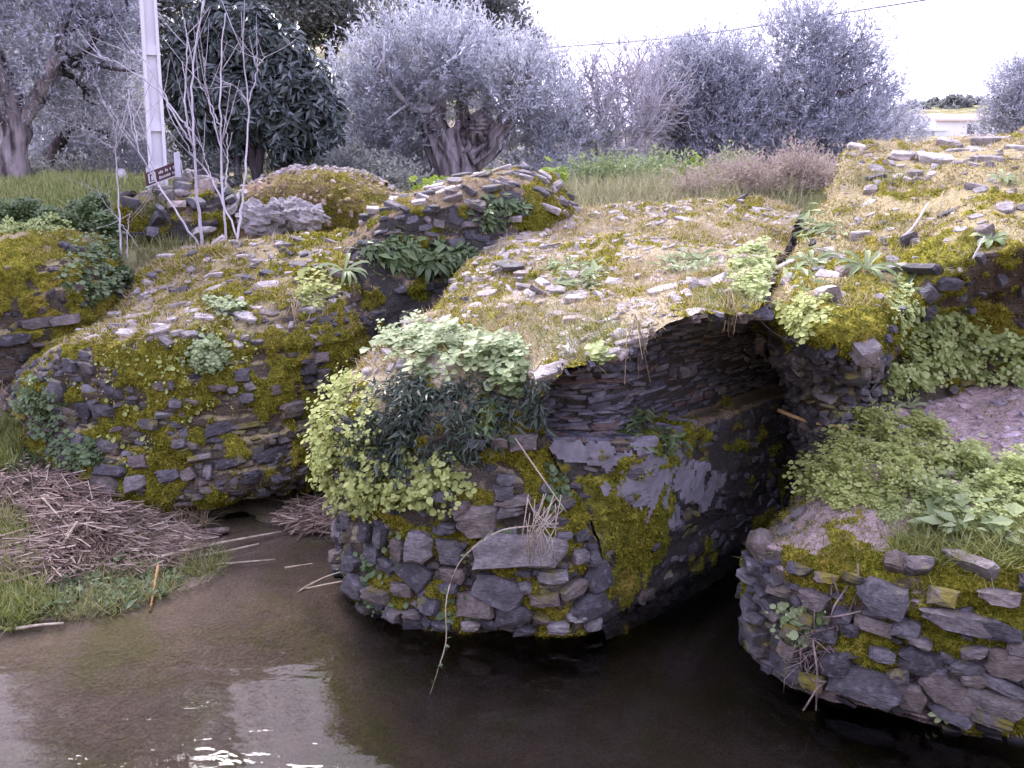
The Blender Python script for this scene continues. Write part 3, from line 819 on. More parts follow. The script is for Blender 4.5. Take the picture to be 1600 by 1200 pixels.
fuzz(PC, 9000, PC.fm * PC.vis * (PC.py > 590), 'moss', 'moss', vault, (.011, .022), .8)
fuzz(PC, 22000, topm * nz(PC, 2.6, 72, -.25, .2), 'moss_rust', 'dead_moss', vault, (.010, .03), .9)
fuzz(PC, 22000, topm * PC.fm, 'moss', 'moss', vault, (.011, .024), .8)
fuzz(PC, 19000, topm * (.25 + nz(PC, 1.7, 74, -.15, .3)), 'dry_grass', 'dry_grass', vault, (.005, .06), .9, tmpl='grass')
fuzz(PC, 2200, PC.oval(1000,540,180,30) + PC.oval(1140,480,60,30) + .6 * PC.oval(860,520,120,40), 'grass', 'grass_tufts', vault, (.005, .10), .7, .6, tmpl='grass')
# side of the pier facing the channel, and the underside of the vault
E_, N_ = np.array((.72, .694)), np.array((.694, -.72))
B0 = np.array((.56, 5.33))
def ch(s, off, z):
    q = B0 + E_ * s + N_ * off; return np.array((q[0], q[1], z))
c0 = [at(945,975,5.34), at(930,832,5.47), at(852,692,5.58)]
c0[0] = c0[0] + np.array((0, 0, -.12))
lips = [at(872,592,5.30), at(962,558,5.16), at(1062,505,5.28), at(1184,497,5.60)]
def side_col(s, spring, lip, base=None, mid=None):
    b = ch(s, 0, -.2) if base is None else base
    m_ = ch(s, .02, .62) if mid is None else mid
    rows = [b, b * .5 + m_ * .5 + np.array((0, 0, .0)), m_, spring * .6 + m_ * .4, spring]
    out = spring + np.array((N_[0], N_[1], 0)) * -.22 + np.array((0, 0, .03))      # small ledge at the springing
    rows += [out]
    for f in (.35, .7, 1.0):
        a = f * math.pi / 2
        hx = (1 - math.cos(a)) ** 1.35 if f < 1 else 1
        rows.append(out + (lip - out) * np.array((hx, hx, math.sin(a))))
    return rows
cols = [side_col(0, c0[2], lips[0], c0[0], c0[1]),
        side_col(.42, ch(.35, 0, 1.22), lips[1]),
        side_col(.85, ch(.80, 0, 1.20), lips[2]),
        side_col(1.35, ch(1.4, 0, 1.18), lips[3]),
        side_col(2.1, ch(2.1, 0, 1.15), ch(1.75, .5, 2.0)),
        side_col(3.3, ch(3.3, 0, 1.15), ch(3.3, .5, 2.0)),
        side_col(4.2, ch(4.2, 0, 1.15), ch(4.2, .5, 2.0))]
PS = Patch([[c[r] for c in cols] for r in range(9)], .026, (.03, .016, .006), 58, px=False, ledge=.015, moss=lambda g, n, X, Y: (g[..., 2] < 1.24) * sstep(.08, .25, mfield(g, 81) + .4 * np.exp(-((X-990)/40)**2-((Y-810)/80)**2)))
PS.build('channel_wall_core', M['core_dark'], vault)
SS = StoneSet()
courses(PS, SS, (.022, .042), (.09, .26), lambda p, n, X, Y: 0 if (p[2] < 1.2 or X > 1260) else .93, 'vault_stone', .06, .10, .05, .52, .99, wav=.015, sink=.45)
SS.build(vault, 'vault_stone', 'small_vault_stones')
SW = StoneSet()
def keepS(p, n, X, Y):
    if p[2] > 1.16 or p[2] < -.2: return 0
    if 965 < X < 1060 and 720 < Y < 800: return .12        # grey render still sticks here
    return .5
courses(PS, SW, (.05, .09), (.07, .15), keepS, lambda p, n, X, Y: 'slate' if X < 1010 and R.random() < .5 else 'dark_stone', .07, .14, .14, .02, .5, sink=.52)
SW.build(vault, 'wall_stone', 'small_wall_stones')
fuzz(PS, 12000, PS.vis * PS.fm * (PS.cen[:, 2] > .02), 'moss_green', 'moss', vault, (.011, .018), .8)
fuzz(PS, 2500, PS.oval(990,810,40,90,.5), 'moss', 'moss', vault, (.011, .02), .8)
# remains of grey plaster on the channel wall and on the ledge
def plaster(name, cx, cy, rx, ry, seed):
    w = (((PS.px - cx) / rx) ** 2 + ((PS.py - cy) / ry) ** 2 + 2.2 * fbm(PS.cen, 7, 3, seed) < .8) & PS.vis
    f = PS.f[w]; 
    if len(f) < 4: return
    used = np.unique(f); mp = -np.ones(PS.nr * PS.nc, int); mp[used] = np.arange(len(used))
    q = PS.g0.reshape(-1, 3)[used]; v = q + PS.n0.reshape(-1, 3)[used] * (.030 + .012 * fbm(q, 5, 3, seed) + .004 * noise(q, 40, seed))[:, None]
    o = wmesh(name, v, mp[f], M['plaster'], vault, False)
    so = o.modifiers.new('thickness', 'SOLIDIFY'); so.thickness = .03; so.offset = -1
M['plaster'] = mat_plain('plaster', (.17, .16, .178), .85, .25, .75, 11)
plaster('plaster_patch', 1010, 755, 70, 60, 5); plaster('plaster_patch', 1085, 745, 36, 40, 6); plaster('plaster_patch', 930, 704, 90, 16, 7)
# earth and rubble in the cleft between vault and abutment
_ce = [at(1193,452,6.3), at(1208,420,7.3), at(1228,384,8.5), at(1252,328,10.1)]
PV = Patch([[q + np.array((.08, .1, -.55)) for q in _ce], [q + np.array((.07, 0, -.3)) for q in _ce], [q + np.array((.0, 0, -.02)) for q in _ce]], .03, (.05, .03, .008), 64, px=False)
PV.build('cleft_wall_core', M['core_dark'], vault)
SV = StoneSet(); courses(PV, SV, (.04, .08), (.10, .24), lambda p, n, X, Y: .8, 'slate', .10, .2, .15)
SV.build(vault, 'cleft_stone', 'small_cleft_stones')
PK = Patch([[(1150,470,6.9),(1190,470,6.9),(1240,470,6.8),(1300,470,7.0)],[(1160,420,7.6),(1200,425,7.7),(1245,425,7.7),(1300,400,7.9)],[(1180,375,8.6),(1215,385,8.8),(1255,370,8.9),(1310,350,9)],[(1200,330,10),(1230,332,10.2),(1265,325,10.3),(1330,300,10.3)]], .035, (.06, .03, .01), 66, dz=-.38)
PK.build('rubble_fill', M['core_dark'], vault)
SK = StoneSet()
pos, nn = PK.sample(120, PK.vis * 1.0)
for p, n in zip(pos, nn):
    w = R.uniform(.08, .24); SK.add(p, unit(n + np.array((0, -.3, .4))), (w, w * .45, .07), R.uniform(-.4, .4), 'pale_stone' if R.random() < .3 else 'slate', (.1, 1, .1), .2)
SK.build(vault, 'fill_stone', 'small_fill_stones')
wmesh('tunnel_light_stop', [ch(4.0, -.4, -.4), ch(4.0, 1.8, -.4), ch(4.0, 1.8, 2.1), ch(4.0, -.4, 2.1)], [(0,1,2,3)], M['core_dark'], vault)  # added sheet across the far end, keeps light out of the tunnel

# ---- the right abutment above and behind the low block
E_ctrl = [
 [(1330,830,8.4),(1275,815,7.2),(1305,810,6.0),(1350,800,5.9),(1430,770,6.35),(1520,750,6.65),(1620,730,6.6),(1760,720,6.5),(2060,715,6.3)],
 [(1300,660,8.4),(1250,660,7.2),(1278,665,6.15),(1340,665,6.05),(1420,612,6.45),(1510,598,6.68),(1620,580,6.6),(1760,575,6.5),(2060,570,6.3)],
 [(1285,590,8.4),(1225,575,7.2),(1252,580,6.12),(1340,590,5.98),(1420,560,6.45),(1510,540,6.68),(1620,520,6.6),(1760,515,6.5),(2060,510,6.3)],
 [(1275,560,8.2),(1205,535,7.1),(1246,545,5.72),(1340,560,5.42),(1424,500,6.35),(1510,470,6.6),(1620,450,6.5),(1760,445,6.4),(2060,440,6.2)],
 [(1270,520,8.1),(1192,505,6.7),(1238,492,5.60),(1338,505,5.36),(1418,478,6.2),(1500,412,6.3),(1620,385,6.2),(1760,380,6.1),(2060,375,5.9)],
 [(1260,480,8.0),(1198,470,6.6),(1252,456,6.15),(1330,452,6.1),(1408,432,6.6),(1500,362,6.9),(1620,342,6.9),(1760,335,6.8),(2060,330,6.6)],
 [(1250,440,8.4),(1218,432,7.4),(1262,415,7.3),(1340,402,7.4),(1420,375,7.6),(1510,312,8.0),(1620,290,8.0),(1760,285,8.0),(2060,280,7.8)],
 [(1258,385,9.2),(1252,372,8.6),(1290,342,8.6),(1350,320,8.8),(1430,290,9.0),(1510,260,9.2),(1620,242,9.2),(1760,240,9.2),(2060,238,9.0)],
 [(1300,310,10.2),(1302,288,9.8),(1320,262,9.8),(1370,246,10.0),(1440,240,10.2),(1520,231,10.4),(1620,213,10.5),(1760,212,10.5),(2060,211,10.4)],
 [(1320,290,10.8),(1308,265,10.5),(1330,241,10.6),(1380,229,10.8),(1440,232,11.0),(1530,224,11.1),(1620,208,11.2),(1760,207,11.2),(2060,207,11.1)],
]
PE = Patch(E_ctrl, .03, (.085, .04, .008), 77, drop=1.0, moss=lambda g, n, X, Y: sstep(.06, .26, mfield(g, 92) + .55 * np.exp(-((X-1320)/110)**2-((Y-490)/50)**2) + .25 * np.exp(-((X-1500)/120)**2-((Y-400)/40)**2) + .15 * (X > 1390) * (Y > 380) - .5 * (X < 1385) * (Y > 555) - .04 * (Y < 300)))
abut = empty('ruined_abutment', at(1400, 700, 6.4), 'big mossy abutment at right with an earthy top strewn with pale slabs', 'abutment')
PE.build('abutment_core', M['core_mossy'], abut)
SE = StoneSet()
def keepE(p, n, X, Y):
    if n[2] > .6 or X > 2200: return 0
    if X < 1385 and Y > 545: return .97
    if X < 1420 and Y > 500: return .12
    return .14 if Y > 400 else 0
courses(PE, SE, (.04, .075), (.06, .13), keepE, lambda p, n, X, Y: ('dark_stone' if R.random() < .35 else 'slate_clean') if X < 1385 else 'dark_stone', .10, .3, .25, 0, .62, sink=.15)
for (x, y, w, h, r, m) in [(1255,570,22,18,-20,'pale_stone'),(1345,548,44,40,10,'slate_clean'),(1330,580,60,16,0,'slate'),(1480,440,44,22,0,'slate_clean'),(1440,425,70,16,6,'slate'),(1300,470,26,18,-30,'slate'),(1535,370,28,26,0,'slate_clean'),(1420,380,14,34,0,'slate')]:
    p, n = PE.pick(x, y); k = mpp(p); SE.add(p + n * .03, n, (w * k, h * k, .12), math.radians(r), m, None, .08)
SE.build(abut)
SEt = StoneSet()
topE = (PE.fn[:, 2] > .5) * PE.vis * (PE.py < 480)
pos, nn = PE.sample(70, topE * (.3 + nz(PE, 1.8, 90, -.2, .3)))
for p, n in zip(pos, nn):
    w = R.uniform(.06, .26); SEt.add(p + np.array((0, 0, .008)), unit(n + np.array((0, -.1, .7))), (w, w * R.uniform(.4, .8), R.uniform(.04, .08)), R.uniform(-.6, .6), 'pale_stone' if R.random() < .75 else 'slate', (.2, 1, .1), .18, None, .42)
for (x, y, w, h) in [(1430,275,26,16),(1460,250,60,26),(1540,252,50,20),(1500,240,50,14),(1570,330,26,26),(1360,300,22,12),(1290,462,40,14),(1320,430,30,14),(1400,425,36,14),(1345,370,36,10),(1550,222,70,14),(1320,275,16,36),(1410,245,40,12),(1280,400,20,20),(1250,420,24,14),(1590,236,40,20),(1480,225,40,12)]:
    p, n = PE.pick(x, y); k = mpp(p); SEt.add(p + np.array((0, 0, .02)), unit(n + np.array((0, -.35, .6))), (w * k, h * k * 1.5, .08), R.uniform(-.2, .2), 'pale_stone', (.2, 1, .1), .1)
SEt.build(abut, 'top_slab', 'small_slabs')
chips(PE, 650, topE * (.3 + nz(PE, 1.8, 90, -.2, .3)), ['pale_stone', 'pale_stone', 'slate'], abut)
fuzz(PE, 26000, topE * nz(PE, 2.2, 91, -.25, .2), 'moss_rust', 'dead_moss', abut, (.011, .032), .9)
fuzz(PE, 34000, PE.vis * PE.fm, 'moss', 'moss', abut, (.011, .024), .8)
fuzz(PE, 9000, PE.vis * (PE.fn[:, 2] < .5) * PE.fm, 'moss_green', 'moss', abut, (.012, .022), .8)
fuzz(PE, 6000, topE * nz(PE, 1.5, 94, -.1, .3), 'dry_grass', 'dry_grass', abut, (.005, .07), .9, tmpl='grass')
fuzz(PE, 3000, topE * nz(PE, 1.5, 95, .0, .3) * (PE.py > 270), 'grass', 'grass_tufts', abut, (.005, .08), .8, tmpl='grass')

# ---- the low square block in the water at the right, sloping up to the abutment
D_ctrl = [
 [(1290,960,6.3),(1188,985,5.7),(1164,1012,5.08),(1212,1058,4.73),(1262,1085,4.58),(1400,1118,4.38),(1500,1142,4.26),(1640,1172,4.10),(1800,1200,3.98),(2080,1245,3.85)],
 [(1280,900,6.3),(1184,905,5.75),(1166,930,5.13),(1218,958,4.80),(1272,972,4.67),(1400,985,4.49),(1500,992,4.37),(1640,1000,4.21),(1800,1010,4.1),(2080,1030,3.95)],
 [(1270,850,6.3),(1200,845,5.75),(1174,852,5.2),(1228,866,4.9),(1282,884,4.77),(1400,895,4.60),(1500,900,4.48),(1640,893,4.34),(1800,895,4.2),(2080,900,4.05)],
 [(1275,815,6.4),(1218,818,6.0),(1214,826,5.5),(1260,817,5.28),(1312,808,5.15),(1400,808,5.05),(1500,808,4.98),(1640,795,4.9),(1800,790,4.8),(2080,785,4.6)],
 [(1300,770,6.5),(1262,765,6.15),(1268,756,5.8),(1298,732,5.7),(1340,718,5.65),(1420,712,5.7),(1510,710,5.7),(1640,692,5.7),(1800,685,5.6),(2080,680,5.4)],
 [(1325,720,6.6),(1306,690,6.2),(1318,672,6.1),(1340,652,6.2),(1390,640,6.3),(1450,626,6.5),(1520,612,6.6),(1640,592,6.7),(1800,585,6.6),(2080,582,6.4)],
 [(1340,660,6.8),(1330,645,6.5),(1350,622,6.55),(1380,602,6.7),(1412,597,6.9),(1462,582,7.1),(1530,576,7.1),(1640,562,7.1),(1800,560,7),(2080,556,6.8)],
]
PD = Patch(D_ctrl, .026, (.06, .025, .008), 88, moss=lambda g, n, X, Y: sstep(.12, .30, .7 * mfield(g, 101) + .5 * np.exp(-((Y-880)/26)**2) * (X > 1225) + .5 * np.exp(-((X-1530)/140)**2-((Y-925)/26)**2) + .55 * np.exp(-((X-1490)/110)**2-((Y-1000)/28)**2) + .5 * np.exp(-((X-1350)/60)**2-((Y-1000)/20)**2) + .5 * np.exp(-((X-1570)/70)**2-((Y-1135)/18)**2) + .4 * np.exp(-((X-1300)/40)**2-((Y-915)/26)**2) - .3 * (Y < 720)))
block = empty('masonry_block', atz(1400, 1110, 0), 'low square masonry block in the water at lower right, topped with clover', 'masonry block')
PD.build('block_core', M['core_pink'], block)
SD = StoneSet()
HERO_D = [(1190,850,58,30,-4),(1179,881,42,24,-6),(1178,901,38,18,-4),(1170,925,28,20,-8),(1198,923,26,14,-8),(1203,938,42,16,-8),(1176,945,36,22,-6),(1212,953,38,14,-4),(1185,962,36,14,0),(1182,987,52,36,-8),(1190,1013,36,20,-4),(1222,921,36,16,0),(1214,907,32,18,0),(1236,1013,38,26,0),(1240,1042,36,30,0),(1275,932,44,30,-15),(1374,932,70,50,-3),(1364,973,58,24,-4),(1418,976,42,28,-5),(1434,997,38,15,-10),(1498,965,110,36,-5),(1440,1030,68,42,-8),(1513,1040,52,24,-3),(1524,1018,38,18,15),(1573,1037,68,46,-5),(1352,1068,112,56,-4),(1480,1079,90,50,-20),(1561,1094,84,46,-3),(1568,1068,70,20,-12),(1421,1083,42,46,0),(1304,1030,42,32,10),(1436,888,44,28,8),(1400,881,36,34,0),(1513,884,84,24,0),(1377,1024,38,22,0),(1520,1060,36,18,0),(1480,1112,64,20,-8),(1330,985,30,22,0),(1290,990,40,24,0),(1315,955,30,20,0),(1560,985,60,30,0),(1600,1010,60,24,0),(1240,985,34,22,0),(1260,960,30,18,0),(1270,1060,36,26,0),(1400,1050,34,22,0),(1250,890,36,20,0),(1290,905,36,18,0),(1330,905,34,18,0),(1560,930,60,28,0),(1470,930,44,26,0),(1545,1120,60,18,-8),(1625,1080,60,40,0),(1640,1030,50,36,0),(1660,970,60,40,0),(1620,920,50,30,0)]
for q, (x, y, w, h, r) in enumerate(HERO_D):
    p, n = PD.pick(x, y); k = mpp(p)
    large = w * h > 1300
    SD.add(p + n * .022, n, (w * k * 1.1, h * k * 1.12, .15), math.radians(r), 'slate_clean' if large or q < 11 else 'slate_mossy' if q > 36 else 'slate', None, .06, big(), .32)
courses(PD, SD, (.04, .07), (.07, .16), lambda p, n, X, Y: 0 if (n[2] > .55 or X > 2200 or Y < 870 or p[2] < -.2) else .55, 'dark_stone', .08, .12, .12, 0, .36, sink=.42)
SD.build(block)
SDt = StoneSet()
ledge = PD.vis * (PD.fn[:, 2] > .3) * (PD.py < 720) * (PD.px > 1380)
pos, nn = PD.sample(150, ledge)
for p, n in zip(pos, nn):
    w = R.uniform(.05, .18); SDt.add(p, unit(n + np.array((0, -.1, .6))), (w, w * .6, .03), R.uniform(-.6, .6), 'ledge_stone', (.2, 1, .1), .10)
for (x, y, w, h) in [(1445,760,30,14),(1460,790,24,12),(1400,668,50,12),(1230,832,36,14),(1250,805,30,10),(1470,745,40,10)]:
    p, n = PD.pick(x, y); k = mpp(p); SDt.add(p + n * .02, n, (w * k, h * k * 2, .05), R.uniform(-.3, .3), 'pale_stone', (.2, 1, .1), .1)
M['ledge_stone'] = mat_stone('ledge_stone', [(0, (.30, .22, .215)), (.5, (.40, .31, .30)), (1, (.25, .22, .25))], .0, up=0)
SDt.build(block, 'top_slab', 'small_slabs')
chips(PD, 500, ledge, ['ledge_stone', 'ledge_stone', 'pale_stone'], block)
edge = PD.vis * ((PD.py > 800) & (PD.py < 910) & (PD.px > 1215))
fuzz(PD, 22000, PD.fm * PD.vis, 'moss', 'moss', block, (.009, .022), .8)
fuzz(PD, 16000, PD.fm * PD.vis * (PD.py > 850), 'moss_green', 'moss', block, (.009, .02), .8)
fuzz(PD, 9000, PD.vis * (PD.fn[:, 2] > .3) * (PD.py < 860) * nz(PD, 3, 102, -.1, .2), 'moss_rust', 'dead_moss', block, (.008, .024), .9)
fuzz(PD, 5000, PD.vis * (PD.fn[:, 2] > .3) * (PD.py < 880) * (PD.py > 700), 'grass', 'grass_tufts', block, (.004, .06), .8, tmpl='grass')
fuzz(PD, 2200, PD.oval(1520,850,130,40), 'grass_bright', 'grass_tufts', block, (.005, .13), .7, .8, tmpl='grass')

# ---- mossy wall at the far left
F_ctrl = [
 [(-500,830,7.1),(-180,760,7.5),(-80,740,7.7),(0,710,7.9),(70,680,8.2),(140,640,8.6),(200,620,9.2)],
 [(-500,690,7.2),(-180,640,7.6),(-80,620,7.8),(0,590,8.0),(70,565,8.3),(140,540,8.7),(200,520,9.3)],
 [(-500,550,7.3),(-180,520,7.7),(-80,510,7.85),(0,490,8.05),(70,475,8.35),(135,455,8.75),(195,440,9.4)],
 [(-500,445,7.5),(-180,425,7.9),(-80,420,8.0),(0,415,8.2),(70,412,8.5),(132,408,8.9),(190,410,9.5)],
 [(-500,410,8.0),(-180,395,8.4),(-80,392,8.5),(0,388,8.7),(70,384,8.9),(128,392,9.2),(180,395,9.7)],
 [(-500,380,9.0),(-180,370,9.4),(-80,370,9.4),(0,368,9.5),(70,365,9.6),(125,372,9.8),(178,375,10.2)],
]
PF = Patch(F_ctrl, .032, (.10, .05, .01), 99, drop=.6, moss=lambda g, n, X, Y: sstep(.0, .2, mfield(g, 110) + .30 - .5 * sstep(520, 570, Y)))
wallF = empty('ruined_wall', at(40, 570, 8.2), 'thickly mossed wall stub at the far left edge below the green bank', 'wall')
PF.build('wall_core', M['core_mossy'], wallF)
SF = StoneSet()
courses(PF, SF, (.04, .08), (.08, .2), lambda p, n, X, Y: 0 if n[2] > .7 or X < -600 else .42, lambda p, n, X, Y: 'slate_mossy' if R.random() < .8 else 'slate', .09, .2, .15, 0, .75)
for (x, y, w, h) in [(100,388,30,12),(120,395,24,10),(60,505,60,14),(100,500,50,12),(20,530,60,14)]:
    p, n = PF.pick(x, y); k = mpp(p); SF.add(p + n * .02, n, (w * k, h * k * 1.4, .1), 0, 'slate', None, .1)
SF.build(wallF)
fuzz(PF, 34000, PF.vis * PF.fm, 'moss', 'moss', wallF, (.012, .026), .8)
fuzz(PF, 7000, PF.vis * (PF.py < 450) * nz(PF, 2.4, 111, -.1, .2), 'moss_rust', 'dead_moss', wallF, (.012, .032), .8)

# ---- the dark wall stub in front of the sign, and the earth mound beside it
G_ctrl = [
 [(170,430,10.4),(200,425,10.2),(260,410,10.2),(330,400,10.3),(380,390,10.7)],
 [(175,360,10.5),(205,358,10.3),(262,350,10.3),(332,345,10.4),(380,340,10.9)],
 [(180,330,10.7),(205,326,10.5),(262,314,10.5),(325,300,10.6),(375,312,11.0)],
 [(190,320,11.1),(212,316,11.0),(265,304,11.0),(318,286,11.1),(368,302,11.4)],
 [(200,316,11.7),(220,312,11.7),(270,300,11.7),(315,283,11.8),(360,298,11.9)],
]
PG = Patch(G_ctrl, .035, (.09, .04, .01), 121, drop=.5, moss=lambda g, n, X, Y: sstep(.0, .2, mfield(g, 122)))
wallG = empty('ruined_wall', at(270, 400, 10.4), 'small tumbled wall stub below the brown sign, dark gaps between its stones', 'wall')
PG.build('wall_core', M['core_dark'], wallG)
SG = StoneSet()
courses(PG, SG, (.07, .14), (.14, .36), lambda p, n, X, Y: .75, lambda p, n, X, Y: 'dark_stone' if R.random() < .4 else 'slate' if R.random() < .6 else 'pale_stone', .16, .25, .2, .1, .95, sink=.1)
SG.build(wallG)
fuzz(PG, 9000, PG.vis * PG.fm, 'moss', 'moss', wallG, (.016, .03), .8)
fuzz(PG, 2500, PG.vis * nz(PG, 2.4, 123, .1, .3), 'grass', 'grass_tufts', wallG, (.007, .10), .8, tmpl='grass')

H_ctrl = [
 [(350,420,10.6),(400,415,10.5),(480,410,10.5),(560,400,10.5),(630,390,10.6),(690,380,11)],
 [(355,340,10.8),(400,335,10.7),(480,330,10.6),(560,332,10.6),(625,342,10.7),(690,350,11.1)],
 [(362,310,11.2),(400,296,11.1),(465,284,11.0),(535,284,11.0),(595,300,11.1),(650,330,11.4)],
 [(372,302,11.8),(405,287,11.8),(460,272,11.8),(530,270,11.8),(585,284,11.8),(640,318,12)],
 [(380,300,12.6),(410,284,12.6),(460,268,12.7),(530,267,12.7),(580,279,12.6),(630,310,12.6)],
]
PH = Patch(H_ctrl, .04, (.08, .03, .012), 131, drop=.6, moss=lambda g, n, X, Y: .6 * sstep(.05, .3, fbm(g, 2.4, 3, 133)) * (g[..., 1] < 11.6))
moundH = empty('earth_mound', at(500, 400, 10.6), 'rounded brown rubble mound with a pale gravelly crest behind the mossy wall', 'mound')
PH.build('mound_core', M['mound'], moundH)
SH = StoneSet()
pos, nn = PH.sample(900, PH.vis * (.35 + 1.2 * (PH.cen[:, 1] > 11.5)))
for p, n in zip(pos, nn):
    w = R.uniform(.03, .10); SH.add(p, n, (w, w * .8, w * .7), R.uniform(-2, 2), 'pale_stone' if (p[1] > 11.55 and R.random() < .8) else 'mound_stone', None, .5)
M['mound_stone'] = mat_stone('mound_stone', [(0, (.13, .09, .06)), (.6, (.25, .17, .10)), (1, (.36, .28, .24))], .25)
SH.build(moundH)
fuzz(PH, 20000, PH.vis * (PH.cen[:, 1] < 11.75) * nz(PH, 2, 132, -.3, .2), 'moss_rust', 'dead_moss', moundH, (.016, .03), .9)
fuzz(PH, 9000, PH.vis * (PH.cen[:, 1] < 11.6) * nz(PH, 2, 133, .0, .3), 'moss', 'moss', moundH, (.016, .03), .9)

# ---- pinkish limestone lumps on the back of the mossy wall
def lump(px, py, Y, rpx, label, seed):
    c = at(px, py, Y); r = rpx * mpp(c)
    nu, nv = 34, 22
    u = np.linspace(0, 2 * math.pi, nu, endpoint=False); v = np.linspace(0.02, math.pi - .02, nv)
    U, Vv = np.meshgrid(u, v)
    d = np.stack([np.cos(U) * np.sin(Vv), np.sin(U) * np.sin(Vv), np.cos(Vv)], -1)
    w = fbm(d + seed, 2.3, 3, seed); w2 = np.abs(fbm(d * 1.0 + seed, 5.5, 3, seed + 4))
    rad = r * (1 + .45 * w - .45 * w2)
    g = c + d * rad[..., None] * np.array((1.05, .8, .85))
    i = np.arange(nv - 1)[:, None] * nu; j = np.arange(nu)[None]; j2 = (j + 1) % nu
    q = np.stack([i + j, i + nu + j, i + nu + j2, i + j2], -1).reshape(-1, 4)
    o = mesh('boulder', g.reshape(-1, 3) , q, M['limestone'])
    tag(o, label, 'boulder', 'pitted pinkish boulders behind the mossy wall')
lump(412, 345, 10.2, 40, 'pitted pinkish boulder behind the mossy wall, largest and leftmost of three', 3)
lump(448, 335, 10.3, 32, 'pitted pinkish boulder between its two neighbours behind the mossy wall', 8)
lump(480, 340, 10.15, 30, 'pitted pinkish boulder behind the mossy wall, rightmost of three', 14)
# ------------------------------------------------------------------ plants growing on the masonry
def plant(patch, name, label, cat, ovals, n, tmpl, mat, size, lift=(.01, .06), upw=.7, group=None, part='leaves', spread=.35, aspect=1.0, droop=0, stems=True):
    w = np.zeros(len(patch.area))
    for q in ovals: w = np.maximum(w, patch.soft_oval(*q, seed=len(label)))
    pos, nn = patch.sample(n, w)
    if not len(pos): return None
    base = pos.mean(0)
    e = empty(name, base, label, cat, group)
    hgt = (lift[0] + (lift[1] - lift[0]) * R.random((n, 1)) ** 1.4) * (.25 + 1.5 * sstep(-.4, .4, fbm(pos, 9, 2, 5)))[:, None]
    nrm = unit(nn * (1 - upw) + np.array((0, -.25, 1.0)) * upw + rdir(n) * spread)
    d = unit(nn + rdir(n) * .8 + np.array((0, 0, -droop)))
    X, Yv, Z = frame(nrm, d)
    k = np.exp(R.normal(-.05, .42, (n, 1))).clip(.35, 2.2) * size
    tv, tf = {'clover': (CLOVER_V, CLOVER_F), 'disc': (DISC_V, DISC_F), 'leaf': (LEAF_V, LEAF_F), 'strap': (STRAP_V, STRAP_F)}[tmpl]
    top = pos + nn * hgt + np.array((0, 0, .3)) * hgt
    V, F = bake(tv, tf, top, X * k * aspect, Yv * k, Z * k)
    wmesh(part, V, F, M[mat], e, False, 'stuff')
    if stems:
        m = min(n, 900); dv = top[:m] - pos[:m]
        l = np.linalg.norm(dv, axis=1, keepdims=True)
        X, Yv, Z = frame(rdir(m), dv)
        V, F = bake(BLADE_V, BLADE_F, pos[:m], X * .004, Yv * l, Z * l)
        wmesh('stems', V, F, M['grass'], e, False, 'stuff')
    return e

plant(PC, 'hanging_cress', 'yellow-green cress hanging in a curtain down the left edge of the vault pier', 'cress', [(548,650,44,50),(520,715,26,50),(548,760,40,40),(570,690,30,60)], 4200, 'disc', 'cress', .024, (.01, .10), .45)
plant(PC, 'hanging_cress', 'round clump of cress hanging low on the pier below the dark ferns', 'cress', [(605,745,50,42),(580,775,30,24)], 1600, 'disc', 'cress', .023, (.01, .07), .45)
plant(PC, 'hanging_cress', 'small separate cress clump on the pier just above the big stones', 'cress', [(693,757,38,36)], 1100, 'disc', 'cress', .023, (.01, .08), .45)
plant(PC, 'fern_mat', 'dense mat of small dark ferns covering the upper pier front', 'fern', [(680,655,100,60),(610,690,60,50),(735,640,40,40)], 3600, 'leaf', 'fern_dark', .055, (.0, .07), .35, aspect=.28, droop=.5, spread=.6)
plant(PC, 'leafy_herb', 'pale broad-leaved herb along the lip above the dark ferns', 'herb', [(690,560,70,26),(640,545,40,20)], 420, 'clover', 'leaf_pale', .075, (.02, .09), .75)
plant(PC, 'leafy_herb', 'pale herb on the vault lip beside the tilted slab', 'herb', [(770,575,40,24),(800,595,24,18)], 300, 'clover', 'leaf_pale', .07, (.02, .08), .75)
plant(PC, 'leafy_herb', 'small herb tuft hanging from the arch edge', 'herb', [(962,572,20,14)], 90, 'clover', 'clover', .055, (.01, .07), .6)
plant(PC, 'fern_tuft', 'dark fern tuft under the tilted slab on the pier', 'fern', [(860,612,34,16),(840,640,20,20)], 260, 'leaf', 'fern_dark', .06, (.0, .05), .3, aspect=.25, droop=.6)
plant(PC, 'fern_tuft', 'small fern tuft on the pier below the arch springing', 'fern', [(770,660,30,30)], 160, 'leaf', 'leaf_mid', .05, (.0, .05), .3, aspect=.3, droop=.5)
plant(PC, 'leafy_herb', 'grey-green rosettes among the stones on top of the vault', 'herb', [(910,432,40,18),(880,422,26,12)], 140, 'leaf', 'leaf_pale', .09, (.01, .04), .6, aspect=.35)
plant(PC, 'leafy_herb', 'low herb tuft on the vault top near the cleft', 'herb', [(1075,418,40,14)], 160, 'leaf', 'leaf_pale', .09, (.01, .05), .6, aspect=.35)
plant(PC, 'clover_patch', 'bright clover patch filling the cleft beside the vault crown', 'clover', [(1180,430,34,36)], 420, 'clover', 'clover', .06, (.01, .06), .7)
plant(PC, 'leafy_herb', 'small leafy herb beside the mossy corner of the pier', 'herb', [(880,735,22,18),(870,780,18,20)], 160, 'disc', 'leaf_mid', .03, (.01, .05), .4)
plant(PC, 'creeping_herb', 'creeping herb with tiny leaves along the pier foot', 'herb', [(610,880,60,40),(580,945,50,16),(720,950,60,16)], 320, 'disc', 'leaf_mid', .028, (.01, .04), .4)
